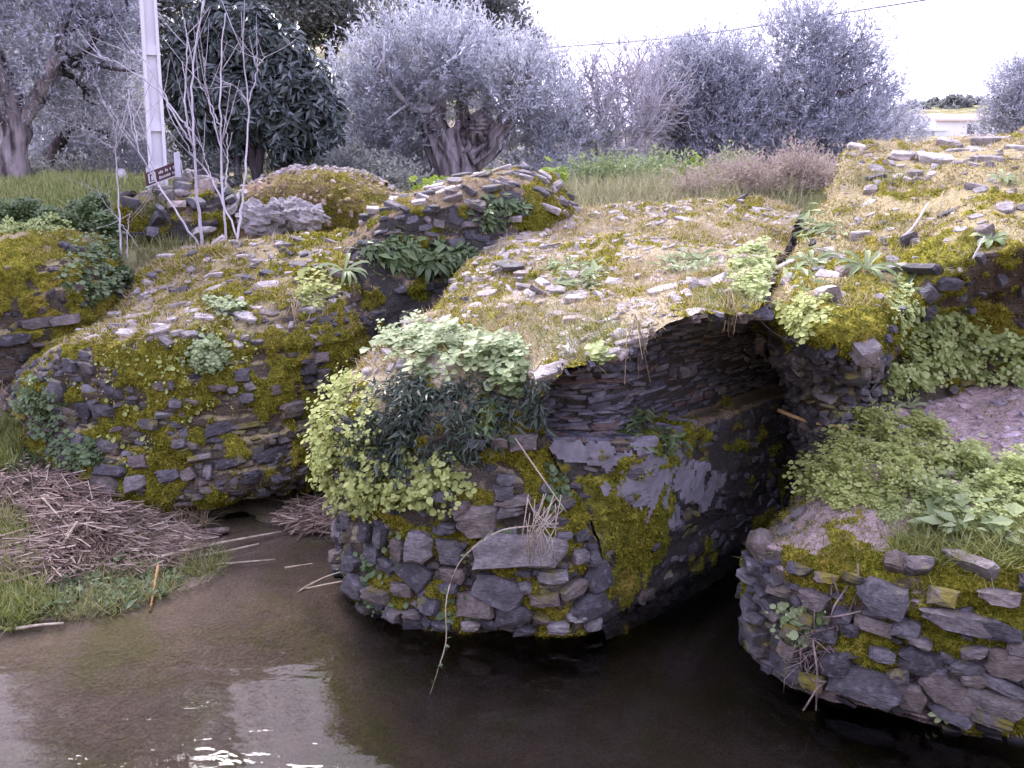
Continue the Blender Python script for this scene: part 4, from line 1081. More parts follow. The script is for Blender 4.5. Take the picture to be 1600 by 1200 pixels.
plant(PS, 'fern_tuft', 'dark green fern on the ledge inside the vault', 'fern', [(990,665,28,20),(1030,690,30,16)], 260, 'leaf', 'leaf_mid', .05, (.0, .06), .4, aspect=.35)

plant(PD, 'clover_patch', 'large clover patch spilling over the channel edge of the low block', 'clover', [(1340,690,70,50),(1310,750,50,44),(1370,740,70,50)], 3900, 'clover', 'cress', .034, (.01, .10), .75)
plant(PD, 'clover_patch', 'clover patch growing behind the bare stones on the low block', 'clover', [(1430,690,50,26),(1480,720,60,24)], 1300, 'clover', 'cress', .034, (.01, .07), .75)
plant(PD, 'clover_patch', 'thick clover and grass along the front of the low block at right', 'clover', [(1550,780,100,50),(1450,790,70,30)], 2700, 'clover', 'clover', .034, (.01, .09), .75)
plant(PD, 'broadleaf_weed', 'broad oval leaves in the clover near the front edge of the low block', 'weed', [(1470,825,80,24),(1550,845,60,20)], 60, 'leaf', 'leaf_pale', .11, (.03, .09), .6, aspect=.6)
plant(PD, 'cress_clump', 'small round cress clump on the left end face of the low block', 'cress', [(1250,975,38,30)], 420, 'disc', 'leaf_pale', .028, (.01, .08), .5)
plant(PE, 'clover_patch', 'clover patch at the foot of the dark abutment face', 'clover', [(1500,560,70,30),(1410,592,40,20),(1585,560,60,30),(1480,525,36,26)], 1500, 'clover', 'clover', .055, (.01, .12), .6)
plant(PE, 'clover_patch', 'clover sprig hanging on the mossy overhang beside the vault', 'clover', [(1262,488,44,18),(1250,505,20,20)], 420, 'clover', 'cress', .04, (.01, .05), .55)
plant(PE, 'clover_patch', 'loose clover trailing down the corner of the abutment', 'clover', [(1405,480,26,50),(1425,520,16,40)], 260, 'clover', 'clover', .04, (.01, .05), .55)
plant(PE, 'leafy_herb', 'pale herbs at the edge of the cleft on the abutment', 'herb', [(1285,365,30,30),(1262,430,24,26)], 240, 'leaf', 'leaf_pale', .10, (.0, .05), .5, aspect=.3)

plant(PA, 'leafy_herb', 'pale leafy herb in the middle of the long mossy wall', 'herb', [(318,557,36,20)], 330, 'clover', 'leaf_pale', .045, (.01, .08), .55)
plant(PA, 'leafy_herb', 'herb tuft just below the top of the long mossy wall', 'herb', [(352,481,28,10)], 160, 'clover', 'leaf_pale', .055, (.01, .06), .6)
plant(PA, 'clover_patch', 'light clover near the right end of the long mossy wall', 'clover', [(500,450,30,30),(480,470,20,16)], 360, 'disc', 'cress', .035, (.01, .05), .5)
plant(PA, 'creeping_herb', 'tiny creeping leaves scattered over the mossy wall face', 'herb', [(250,600,120,60),(180,700,60,30),(330,540,60,40)], 500, 'disc', 'cress', .022, (.0, .03), .4)
plant(PA, 'leafy_herb', 'dark herb at the left foot of the long mossy wall', 'herb', [(120,710,40,24),(70,640,30,40)], 420, 'clover', 'leaf_mid', .05, (.01, .07), .5)
plant(PB, 'leafy_herb', 'band of leafy herbs across the recessed dark wall', 'herb', [(640,400,70,26),(720,400,50,20)], 620, 'leaf', 'leaf_mid', .08, (.01, .07), .45, aspect=.45)
plant(PB, 'leafy_herb', 'dark leafy tuft near the top of the recessed wall', 'herb', [(790,325,30,14),(770,345,26,12)], 240, 'leaf', 'leaf_mid', .075, (.01, .06), .45, aspect=.45)
plant(PB, 'leafy_herb', 'leafy tuft low on the recessed wall beside the vault', 'herb', [(725,420,34,22)], 220, 'leaf', 'leaf_mid', .08, (.01, .06), .45, aspect=.45)
plant(PF, 'leafy_herb', 'green herbs in the gap between the far left wall and the mossy wall', 'herb', [(140,430,40,40),(160,400,30,20)], 900, 'disc', 'leaf_mid', .034, (.01, .12), .5)

def rosette(patch, px, py, n, ln, wd, mat, label, cat='weed', drop=.4):
    p, nn = patch.pick(px, py)
    e = empty('rosette_plant', p, label, cat)
    for i in range(n):
        a = 2 * math.pi * i / n + R.uniform(-.3, .3)
        t1 = unit(np.cross(nn, (0.3, .2, 1))); t2 = np.cross(nn, t1)
        d = unit(t1 * math.cos(a) + t2 * math.sin(a) + nn * .35 + np.array((0, -.15, -drop)))
        X, Yv, Z = frame(unit(nn + np.array((0, -.4, .6)))[None], d[None]); k = ln * R.uniform(.75, 1.15)
        V, F = bake(STRAP_V, STRAP_F, (p + nn * .015)[None], X * wd, Yv * k, Z * k)
        wmesh('leaf', V, F, M[mat], e, True)
rosette(PE, 1352, 425, 10, .26, .045, 'leaf_pale', 'grey-green rosette with drooping strap leaves on the abutment slope')
rosette(PE, 1270, 415, 8, .22, .04, 'leaf_pale', 'strap-leaved rosette at the lip of the cleft')
rosette(PE, 1548, 378, 7, .14, .05, 'leaf_pale', 'small rosette beside the upright grey stone on the abutment')
rosette(PE, 1415, 455, 5, .18, .04, 'leaf_mid', 'drooping tuft hanging over the dark abutment face', drop=1.2)
rosette(PE, 1565, 283, 7, .16, .04, 'leaf_pale', 'rosette high on the abutment near the right picture edge')
rosette(PD, 1420, 640, 7, .15, .03, 'leaf_pale', 'rosette where the low block meets the clover under the abutment')
rosette(PD, 1475, 1108, 7, .09, .03, 'leaf_pale', 'little star-shaped rosette at the waterline of the low block')
rosette(PA, 538, 425, 9, .26, .035, 'leaf_pale', 'drooping strap-leaved tuft at the upper right end of the mossy wall', drop=.9)
rosette(PC, 885, 420, 10, .16, .03, 'leaf_pale', 'spiky rosette on top of the vault')
rosette(PB, 670, 408, 8, .26, .06, 'leaf_mid', 'broad strap-leaved tuft in the middle of the recessed wall', drop=.6)

# ------------------------------------------------------------------ bank, reed litter, sticks
def on_ground(px, py):
    """first point where the view through this place meets the ground"""
    k = (600 - py) / FPX
    d = np.array(((px - 800) / FPX, CT + k * ST, -ST + k * CT))
    t = np.linspace(3, 16, 2600); P = np.array((0, 0, CAM_H)) + d[None] * t[:, None]
    h = np.maximum(ground_z(P[:, 0], P[:, 1]), 0)
    i = np.argmax(P[:, 2] <= h)
    return P[i]
def ground_oval(n, ovals):
    """random ground points whose view falls in one of the ovals"""
    out = []
    for (cx, cy, rx, ry) in ovals:
        c = on_ground(cx, cy); ex = on_ground(cx + rx, cy) - c; up = on_ground(cx, cy - ry) - c
        m = n // len(ovals)
        a, r = R.uniform(0, 2 * math.pi, m), np.sqrt(R.random(m))
        q = c + (np.cos(a) * r)[:, None] * ex + (np.sin(a) * r)[:, None] * up
        q[:, 2] = np.maximum(ground_z(q[:, 0], q[:, 1]), -.02); out.append(q)
    return np.concatenate(out)
STICK_V = [(-.5,0,0), (.5,0,0), (0,0,.8), (-.4,1,0), (.4,1,0), (0,1,.6)]
STICK_F = [(0,1,4,3), (1,2,5,4), (2,0,3,5)]
pos = ground_oval(5200, [(70,790,90,40),(90,830,120,50),(200,860,120,50),(210,838,70,34),(280,858,40,22),(490,812,40,22),(60,880,80,40),(-120,800,110,50),(-150,880,110,50)])
n = len(pos); a = R.normal(-.5, .6, n) + 1.4 * noise(pos, 1.6, 5)
d = np.stack([np.cos(a), np.sin(a), R.normal(.05, .16, n)], -1)
ln = R.uniform(.08, .42, (n, 1)); wd = R.uniform(.004, .012, (n, 1))
X, Yv, Z = frame(np.array((0, 0, 1.0))[None] + rdir(n) * .3, d)
pos[:, 2] += R.uniform(0, .10, n)
V, F = bake(STICK_V, STICK_F, pos - Yv * ln * .5, X * wd, Yv * ln, Z * wd)
V2 = ground_oval(5000, [(70,790,90,44),(90,830,120,50),(200,860,130,54),(210,838,70,34),(280,858,44,24),(490,812,44,24),(60,880,80,44),(60,740,60,24)])
n = len(V2); V2[:, 2] += R.uniform(0, .07, n); d = unit(rdir(n) * np.array((1, 1, .35))); X, Yv, Z = frame(np.array((0, 0, 1.0))[None] + rdir(n) * .5, d); k = R.uniform(.02, .09, (n, 1))
V, F = join([(V, F), bake(LEAF_V, LEAF_F, V2, X * k * .22, Yv * k, Z * k)])
tag(mesh('reed_litter', V, F, M['litter']), 'tangled heap of dead grey reed stalks on the left bank', 'reeds', kind='stuff')

def grass(name, label, ovals, n, mat, h, wd=.007, spread=.45, cat='grass', lean=(0, -.15, 0)):
    pos = ground_oval(n, ovals); n = len(pos)
    d = unit(np.array((0, 0, 1.0)) + rdir(n) * spread + np.array(lean))
    X, Yv, Z = frame(rdir(n), d); k = R.uniform(.5, 1.3, (n, 1)) * h
    V, F = bake(GRASS_V, GRASS_F, pos, X * wd, Yv * k, Z * k)
    return tag(mesh(name, V, F, M[mat]), label, cat, kind='stuff')
grass('grass', 'bright green grass on the bank at the left picture edge', [(10,890,60,80),(20,940,70,40),(0,840,40,40),(-140,940,120,60),(-160,760,120,60),(-260,860,120,90)], 8400, 'grass_bright', .15, .007, .6)
grass('grass', 'yellow-green ferny growth at the far left below the wall', [(5,715,30,36),(15,690,26,26)], 2600, 'grass_bright', .13, .012)
grass('grass', 'green grass tufts leaning over the waterline of the bank', [(270,880,70,40),(320,880,40,20),(200,920,80,22),(120,950,80,18),(230,850,40,30)], 2300, 'grass', .15, .006, .75)
grass('grass', 'olive mossy grass on top of the reed heap', [(130,800,60,26),(60,780,50,20)], 3500, 'moss', .035, .01, .8)
grass('grass', 'pale reed grass in front of the low opening', [(290,815,40,16)], 260, 'dry_grass', .32, .006, .7)
grass('grass', 'grass and herbs below the recessed wall at the muddy inlet', [(480,790,40,14),(520,770,20,14)], 500, 'leaf_mid', .10, .01, .7)
pos = ground_oval(900, [(150,930,90,26),(60,935,60,30),(230,900,60,30)]); n = len(pos)
X, Yv, Z = frame(np.array((0, -.3, 1.0))[None] + rdir(n) * .5, rdir(n)); k = R.uniform(.03, .07, (n, 1))
V, F = bake(LEAF_V, LEAF_F, pos + np.array((0, 0, .06)) * R.random((n, 1)), X * k * .7, Yv * k, Z * k)
tag(mesh('bank_herbs', V, F, M['leaf_mid']), 'low leafy herbs between the grass on the bank', 'herb', kind='stuff')

def cane(label, pts, r, mat='cane', name='cane', cat='cane', n=10, taper=.6, group=None):
    t = Tubes(); p = spline(np.array(pts), n)
    t.add(p, np.linspace(r, r * taper, n), 6, .15)
    o = t.build(name, M[mat], None)
    return tag(o, label, cat, group)
G_ = on_ground
def gp(px, py, dz=.03): return G_(px, py) + np.array((0, 0, dz))
cane('long pale cane lying from the bank out over the water', [gp(255,888,.1), gp(340,862,.07), gp(440,836,.03)], .014)
cane('shorter pale cane below the long one at the bank', [gp(300,880,.05), gp(350,869,.04), gp(405,855,.03)], .011)
cane('thin cane half sunk off the bank', [gp(330,886,.02), gp(430,876,.012)], .008)
cane('small floating cane piece in the brown shallows', [gp(445,889,.01), gp(490,882,.01)], .007)
cane('pale cane with a bent tip on the reed heap', [gp(45,915,.05), gp(85,880,.08), gp(110,875,.06)], .009)
cane('thick broken cane standing out of the reed heap', [gp(92,872,.05), gp(125,845,.16)], .016)
cane('straight cane lying along the reed heap', [gp(115,868,.08), gp(150,845,.09), gp(188,843,.08)], .008)
cane('cane leaning across the reed heap towards the wall', [gp(70,800,.12), gp(115,845,.08)], .009)
cane('reddish mottled stem dipping into the water at the bank', [gp(250,905,.12), gp(243,925,.06), gp(234,952,-.02)], .011, 'cane_orange', 'stem', 'stem')
cane('pale flattened reed blade floating at the left waterline', [gp(25,985,.012), gp(60,980,.015), gp(100,976,.012)], .012)
cane('rotting log at the mouth of the low opening', [gp(285,842,.03), gp(330,838,.04), gp(358,833,.03)], .035, 'twig', 'log', 'log', taper=.8)
cane('dry stalk pointing up the inlet beside the pier', [gp(455,840,.03), gp(480,815,.06), gp(505,788,.08)], .009)
cane('twin of dry stalks at the pier foot, upper one', [at(470,925,5.9), at(500,905,5.9), at(548,888,5.75)], .006)
cane('twin of dry stalks at the pier foot, lower one', [at(470,922,5.85), at(500,915,5.85), at(535,908,5.7)], .008)
cane('forked twig end touching the water by the pier foot', [at(463,928,5.8), at(478,916,5.85), at(492,908,5.85)], .005)
p0 = ch(1.35, .12, 1.05)
cane('long orange-brown cane stuck out of the channel wall across the tunnel mouth', [at(1216,641,6.3), at(1265,659,6.1), at(1325,668,5.85)], .016, 'cane_orange')
cane('thin root arching down from the vault crown to the abutment', [at(1160,470,5.95), at(1195,508,5.78), at(1225,528,5.7), at(1250,532,5.68)], .006, 'twig', 'root', 'root')
cane('weathered stick lying on the abutment slope', [PE.pick(1405,382)[0] + (0,0,.05), PE.pick(1425,365)[0] + (0,0,.06), PE.pick(1450,326)[0] + (0,0,.05)], .014, 'bark_pale', 'stick', 'stick')
cane('short stick hanging beside the upright grey stone', [at(1520,405,6.2), at(1530,385,6.2), at(1538,370,6.25)], .008, 'bark_pale', 'stick', 'stick')
cane('brown stalk leaning against the pier from the arch springing', [at(805,685,5.35), at(850,750,5.2), at(885,800,5.2)], .006, 'cane')
# bramble shoot trailing from the pier into the water
t = Tubes(); bp = spline(np.array([at(872,818,5.15), at(830,822,5.1), at(780,830,5.1), at(735,860,5.08), at(712,890,5.06), at(697,940,5.02), at(697,1000,4.95), at(685,1045,4.86), atz(672,1085,-.12)]), 40)
br = empty('bramble_shoot', bp[20], 'thin pale bramble shoot trailing down the pier into the water', 'bramble')
t.add(bp, np.linspace(.0055, .003, 40), 5, .2); t.build('stem', M['cane'], br)
idx = R.integers(4, 38, 46); X, Yv, Z = frame(rdir(46) + np.array((0, -.8, .3)), rdir(46))
V, F = bake(LEAF_V, LEAF_F, bp[idx], X * .022, Yv * .036, Z * .03); wmesh('leaves', V, F, M['leaf_mid'], br, False, 'stuff')
# dead grass bundle caught on the big stone
t = Tubes()
for i in range(26):
    s0 = at(R.uniform(820, 880), R.uniform(770, 815), 5.15 + R.uniform(-.04, .04)); s1 = at(R.uniform(820, 850) + R.uniform(-20, 40), R.uniform(820, 890), 5.02)
    t.add([s0, (s0 + s1) / 2 + R.normal(size=3) * .02, s1], .003, 4)
tag(t.build('dead_grass_tuft', M['cane'], None), 'bundle of dead pale grass hanging over the largest stone of the pier', 'dead grass')
t = Tubes()
for i in range(60):
    s0 = at(R.uniform(1245, 1300), R.uniform(990, 1040), 4.6 + R.uniform(-.05, .03)); s1 = s0 + R.normal(size=3) * np.array((.10, .05, .09)) + np.array((0, -.02, -.04))
    t.add([s0, (s0 + s1) / 2 + R.normal(size=3) * .02, s1], .0035, 4)
for a_, b_ in (((1300,900,4.62),(1310,985,4.55)),((1325,915,4.6),(1290,990,4.5)),((1265,1060,4.5),(1290,1065,4.45)),((1255,1110,4.35),(1292,1065,4.5)),((1340,880,4.65),(1325,960,4.55)),((1300,900,4.6),(1335,960,4.55)),((1180,985,5.0),(1225,960,4.75)),((1270,1000,4.5),(1275,1110,4.4)),((1285,965,4.55),(1345,955,4.5))):
    s0, s1 = at(*a_), at(*b_); t.add([s0, (s0 + s1) / 2 + R.normal(size=3) * .03, s1], .006, 5)
tag(t.build('dead_brushwood', M['twig'], None), 'tangle of dead twigs hanging on the corner of the low block', 'brushwood')
for (x, y, n_, lab) in [(455,520,10,'dry stalk tuft hanging on the long mossy wall'),(1140,500,14,'tuft of dry grass hanging from the vault lip'),(1010,560,12,'pale grass hanging off the arch edge')]:
    t = Tubes()
    src = PA if x < 500 else PC
    p, nn = src.pick(x, y - (40 if x < 500 else 12))
    for i in range(n_):
        q = p + R.normal(size=3) * .03; e_ = q + nn * .10 + R.normal(size=3) * .05 + np.array((0, -.05, -R.uniform(.10, .28)))
        t.add([q, q + nn * .08 + np.array((0, 0, .02)), e_], .0025, 4)
    tag(t.build('hanging_grass', M['dry_grass'], None), lab, 'dry grass')

grass('grass', 'sparse dry grass on the bare slope below the far left wall', [(20,640,50,40),(50,600,40,30),(10,560,40,30)], 1500, 'dry_grass', .10, .007, .8)
grass('grass', 'green weeds on the slope between the far left wall and the reed heap', [(30,720,50,30),(70,700,40,30),(40,660,40,30)], 1800, 'leaf_mid', .10, .012, .8)
# ------------------------------------------------------------------ trees and what stands behind
def gpt(px, py, Y):
    p = at(px, py, Y); p[2] = ground_z(p[0:1], p[1:2])[0]; return p
def leaves_from_twigs(o, d, L_, m, leaf, width, spread=.7, jit=.03):
    """m leaves along every twig"""
    n = len(o); t = R.random((n, m, 1))
    pos = (o[:, None] + d[:, None] * L_[:, None, None] * t + R.normal(size=(n, m, 3)) * jit).reshape(-1, 3)
    dd = unit(np.repeat(d, m, 0) + rdir(n * m) * spread)
    X, Yv, Z = frame(rdir(n * m) + np.array((0, 0, .6)), dd)
    k = R.uniform(.6, 1.3, (n * m, 1)) * leaf
    return bake(LEAF_V, LEAF_F, pos, X * k * width, Yv * k, Z * k)
def crown(lobes, twigs, m, leaf, width, up=.8, tl=(.25, .6), shell=.55, spread=.7, thin=0.0, jit=.03):
    P, D, LL = [], [], []
    tot = sum(r ** 2 for _, r, _ in lobes)
    for c, r, sq in lobes:
        n = max(8, int(twigs * r * r / tot))
        d = rdir(n); rad = r * (shell + (1 - shell) * R.random(n)) * (1 + .30 * fbm(d + c, 2.2, 2, 3))
        p = c + d * rad[:, None] * np.array((1, 1, sq))
        if thin:
            k = fbm(p, 1.1 / max(r, .5), 3, 8) > -thin; p, d = p[k], d[k]
        P.append(p); D.append(unit(d + np.array((0, 0, up)) + rdir(len(p)) * .5)); LL.append(R.uniform(*tl, len(p)))
    return leaves_from_twigs(np.concatenate(P), np.concatenate(D), np.concatenate(LL), m, leaf, width, spread, jit)
def lob(px, py, Y, rpx, sq=1.0):
    c = at(px, py, Y); return (c, rpx * mpp(c), sq)
def limbs(t, start, ends, r0, r1, n=8, wob=.12, sub=3, subr=.35, sublen=.5):
    for e in ends:
        mid = (start + e) / 2 + R.normal(size=3) * wob * np.linalg.norm(e - start) + np.array((0, 0, .1))
        p = spline(np.array([start, mid, e]), n); t.add(p, np.linspace(r0, r1, n), 6, .3)
        for _ in range(sub):
            i = int(R.integers(n // 3, n)); q = p[i]; dd = unit(e - start + R.normal(size=3) * np.linalg.norm(e - start) * .8) * np.linalg.norm(e - start) * sublen * R.uniform(.5, 1.2)
            t.add(spline(np.array([q, q + dd * .5 + R.normal(size=3) * .08, q + dd]), 5), np.linspace(r1 * 1.2, r1 * subr, 5), 5)

# the old olive in the middle: stout fluted trunk that forks low
def fluted(t, pts, rad, flutes=9, depth=.34, n=40, seed=1):
    pts = spline(np.array(pts), 14); rad = np.interp(np.linspace(0, 1, 14), np.linspace(0, 1, len(rad)), rad)
    b = t.n; t.add(pts, rad, n, 0, True)
    v = t.v[-1].reshape(14, n, 3); c = pts[:, None]
    a = np.arange(n) * 2 * math.pi / n
    k = 1 + depth * np.sin(a * flutes / 2 * 2 + seed)[None] * .6 + .16 * fbm(v, 2.5, 3, seed)
    t.v[-1] = (c + (v - c) * k[..., None]).reshape(-1, 3)
Y0 = 16.0
base = gpt(712, 292, Y0)
ol = empty('olive_tree', base, 'old olive tree with a stout twisted forked trunk in the centre', 'tree')
t = Tubes()
fluted(t, [base + (0,0,-.3), at(712,270,Y0), at(700,235,Y0), at(690,205,Y0)], [.48,.36,.33,.32])
fluted(t, [at(700,235,Y0), at(682,205,Y0), at(678,180,Y0), at(690,165,Y0)], [.27,.22,.17,.12], seed=3)
fluted(t, [at(725,240,Y0), at(742,215,Y0), at(745,195,Y0-.2), at(760,180,Y0)], [.27,.22,.18,.12], seed=5)
fluted(t, [at(735,245,Y0), at(765,225,Y0), at(778,205,Y0), at(800,180,Y0)], [.26,.2,.16,.12], seed=7)
fluted(t, [at(712,225,Y0), at(724,195,Y0), at(722,165,Y0), at(728,130,Y0)], [.16,.12,.09,.07], seed=9)
ol_trunk = t.build('trunk', M['bark'], ol)
t = Tubes()
for s_, es in (((690,170),[(600,120),(570,190),(620,80),(660,90)]), ((728,150),[(700,70),(760,80),(740,100)]), ((790,185),[(850,150),(880,200),(830,110),(800,130)])):
    limbs(t, at(*s_, Y0), [at(x, y, Y0 + R.uniform(-1.2, 1.2)) for x, y in es], .09, .03)
for px, py, x2, y2 in ((560,290,640,215),(600,270,600,200),(640,285,655,215),(575,275,545,210)):
    t.add(spline(np.array([gpt(px, py, Y0+.5), at((px+x2)/2+8, (py+y2)/2, Y0+.4), at(x2, y2, Y0+.3)]), 8), np.linspace(.09,.05,8), 6, .3)
t.build('branches', M['bark_pale'], ol_trunk)
lobes = [lob(640,105,Y0,70), lob(690,95,Y0+.5,60), lob(585,150,Y0,62), lob(760,110,Y0,66), lob(820,140,Y0+.3,62), lob(870,185,Y0+.5,56), lob(600,210,Y0+.4,62), lob(560,215,Y0+.6,44), lob(850,230,Y0+.6,50), lob(700,112,Y0-.5,40), lob(640,172,Y0-.2,36), lob(805,150,Y0-.6,44), lob(640,245,Y0+1,50), lob(720,110,Y0+1,70), lob(810,215,Y0+.6,44), lob(570,245,Y0+.4,44), lob(610,258,Y0+.6,36), lob(650,215,Y0+.2,34), lob(840,250,Y0+.5,40), lob(890,245,Y0+.8,40), lob(800,245,Y0+.9,34), lob(920,215,Y0+1,40), lob(545,240,Y0-.2,38), lob(585,268,Y0-.2,32), lob(630,272,Y0+.2,28), lob(555,190,Y0-.3,44), lob(865,262,Y0-.1,32), lob(820,270,Y0+.2,26), lob(545,150,Y0+.3,36)]
V, F = crown(lobes, 5200, 21, .10, .24, 1.0, (.35, .75), .5, .55, thin=.15, jit=.022)
tops = [(x + R.normal() * 8, y + R.normal() * 8) for x, y in [(560,105),(585,90),(600,72),(615,58),(630,42),(648,40),(665,50),(680,62),(700,60),(715,55),(735,66),(755,62),(775,70),(795,62),(812,78),(830,84),(850,98),(870,112),(890,130),(905,150),(540,125),(532,150)] for _ in range(6)]
o_ = np.array([at(x, y + 42, Y0 + R.uniform(-1, 1)) for x, y in tops]); d_ = unit(np.array((0, 0, 1.0)) + R.normal(size=(len(o_), 3)) * .13)
V2, F2 = leaves_from_twigs(o_, d_, R.uniform(.35, .75, len(o_)), 34, .09, .26, .6, .02)
V, F = join([(V, F), (V2, F2)])
wmesh('crown', V, F, M['olive_leaf'], ol)

def olive(name, label, base, trunk_r, top, ends, lobes, twigs, mat='olive_leaf', m=14, leaf=.10, width=.24, bark='bark', up=.8, cat='tree', group=None, thin=0, tl=(.25, .6), shell=.5, spread=.7, jit=.03):
    e = empty(name, base, label, cat, group)
    t = Tubes()
    t.add(spline(np.array([base + (0,0,-.3), (base + top) / 2 + R.normal(size=3) * .08, top]), 10), np.linspace(trunk_r * 1.25, trunk_r * .75, 10), 9, .5)
    tk = t.build('trunk', M[bark], e)
    t = Tubes(); limbs(t, top, ends, trunk_r * .5, trunk_r * .14); t.build('branches', M[bark], tk)
    V, F = crown(lobes, twigs, m, leaf, width, up, tl, shell, spread, thin, jit)
    wmesh('crown', V, F, M[mat], e)
    return e
# right-hand olives
Y1 = 18.0
b_ = gpt(1120, 288, Y1)
olive('olive_tree', 'broad dense olive tree standing right of the bare shrub', b_, .2, at(1125,230,Y1), [at(1060,160,Y1), at(1120,130,Y1), at(1160,170,Y1), at(1080,210,Y1)],
      [lob(1070,150,Y1,52), lob(1110,120,Y1+.3,48), lob(1140,170,Y1,60), lob(1080,205,Y1,50), lob(1130,235,Y1-.2,52), lob(1050,200,Y1+.6,40), lob(1040,120,Y1+.8,34), lob(1060,245,Y1+.2,36), lob(1100,262,Y1,30), lob(1160,262,Y1,32)], 3300, 'olive_dark', 20, tl=(.35, .75), spread=.55, jit=.022)
b_ = gpt(1260, 280, Y1 + .6)
olive('olive_tree', 'tallest olive tree on the right with ragged open top', b_, .22, at(1262,210,Y1+.6), [at(1210,110,Y1), at(1250,70,Y1+.6), at(1310,90,Y1+.8), at(1340,140,Y1), at(1200,180,Y1)],
      [lob(1225,80,Y1+.4,52), lob(1270,70,Y1+.8,48), lob(1320,85,Y1+.8,46), lob(1210,140,Y1+.4,56), lob(1280,140,Y1+.5,62), lob(1335,150,Y1+.7,52), lob(1230,205,Y1+.3,60), lob(1300,215,Y1+.3,62), lob(1360,195,Y1+1,44), lob(1200,245,Y1,46), lob(1270,250,Y1,46), lob(1335,240,Y1+.3,36), lob(1220,266,Y1,30), lob(1290,268,Y1,30), lob(1345,262,Y1+.4,26)], 4300, 'olive_dark', 20, thin=.12, tl=(.35, .8), spread=.55, jit=.022)
b_ = gpt(1400, 250, 24)
olive('olive_shrub', 'pale silvery olive shrub behind the left end of the abutment', b_, .08, at(1400,225,24), [at(1380,200,24), at(1410,195,24)], [lob(1385,205,24,26), lob(1415,210,24,26), lob(1355,220,23,24)], 700, 'olive_leaf', 12, up=1.2, cat='shrub')
b_ = gpt(1590, 240, 26)
olive('olive_tree', 'olive tree at the right picture edge beside the white house', b_, .2, at(1590,200,26), [at(1575,150,26), at(1610,140,26), at(1640,170,26)], [lob(1580,140,26,34), lob(1620,130,26,42), lob(1570,185,26,30), lob(1600,190,25.6,34), lob(1650,180,26,44), lob(1545,205,26,16)], 2400, 'olive_dark', 13)

# bare pale shrub between the olives
Y2 = 17.0
sh = empty('bare_tree', gpt(965, 292, Y2), 'leafless pale-twigged tree between the two olive groups', 'tree')
t = Tubes()
for (px, py, x2, y2) in [(960,290,900,140),(965,290,945,85),(968,288,1000,90),(955,290,915,110),(972,290,1035,150),(960,288,885,190),(975,288,975,100),(968,290,1015,190),(950,290,930,160),(962,290,960,140),(975,290,1020,120)]:
    s0, s1 = gpt(px, py, Y2), at(x2, y2, Y2 + R.uniform(-.7, .7))
    p = spline(np.array([s0, s0 * .6 + s1 * .4 + R.normal(size=3) * .16, s0 * .3 + s1 * .7 + R.normal(size=3) * .18, s1]), 12)
    t.add(p, np.linspace(.045, .012, 12), 5, .3)
    for _ in range(22):
        i = int(R.integers(3, 12)); d = unit(R.normal(size=3) + np.array((0, 0, 1.0))) * R.uniform(.35, .95)
        q = spline(np.array([p[i], p[i] + d * .5 + R.normal(size=3) * .07, p[i] + d]), 5); t.add(q, np.linspace(.014, .004, 5), 4)
        for _ in range(7):
            j = int(R.integers(1, 5)); d2 = unit(d + R.normal(size=3) * .5) * R.uniform(.2, .55); t.add([q[j], q[j] + d2 * .5 + R.normal(size=3) * .03, q[j] + d2], [.006, .005, .003], 3)
t.build('branches', M['bare_twig'], sh)

# glossy dark loquat left of the olive
Y3 = 14.0
b_ = gpt(395, 285, Y3)
lq = empty('loquat_tree', b_, 'dark broad-leaved tree with big glossy leaves behind the saplings', 'tree')
t = Tubes()
for (px, x2, y2) in ((375,360,180),(395,420,150),(420,470,180),(405,380,100),(440,500,200)):
    t.add(spline(np.array([gpt(px,285,Y3) + (0,0,-.2), at((px+x2)/2, 235, Y3), at(x2,y2,Y3)]), 8), np.linspace(.08,.04,8), 6, .3)
t.build('trunk', M['bark_dark'], lq)
lobes = [lob(300,90,Y3,52), lob(340,50,Y3,56), lob(390,60,Y3,56), lob(430,95,Y3,56), lob(470,140,Y3,56), lob(500,185,Y3,42), lob(330,140,Y3,60), lob(390,150,Y3,64), lob(440,185,Y3,56), lob(310,200,Y3+.3,46), lob(370,215,Y3+.2,40), lob(450,225,Y3,36), lob(290,150,Y3+.3,44), lob(350,10,Y3+.5,40), lob(500,215,Y3,26)]
P, D = [], []
tot = sum(r * r for _, r, _ in lobes)
for c, r, _ in lobes:
    n = int(2400 * r * r / tot); d = rdir(n); P.append(c + d * (r * (.45 + .6 * R.random(n)))[:, None]); D.append(unit(d + np.array((0, -.2, .5)) + rdir(n) * .4))
P, D = np.concatenate(P), np.concatenate(D)
m = 9; PP, DD = np.repeat(P, m, 0), np.repeat(D, m, 0)
dd = unit(DD * .45 + rdir(len(PP)) * .8 + np.array((0, 0, -.25)))
X, Yv, Z = frame(DD + rdir(len(PP)) * .3, dd); k = R.uniform(.7, 1.25, (len(PP), 1)) * .175
V, F = bake(LEAF_V, LEAF_F, PP + rdir(len(PP)) * .05, X * k * .34, Yv * k, Z * k * 1.5)
wmesh('crown', V, F, M['loquat_leaf'], lq)

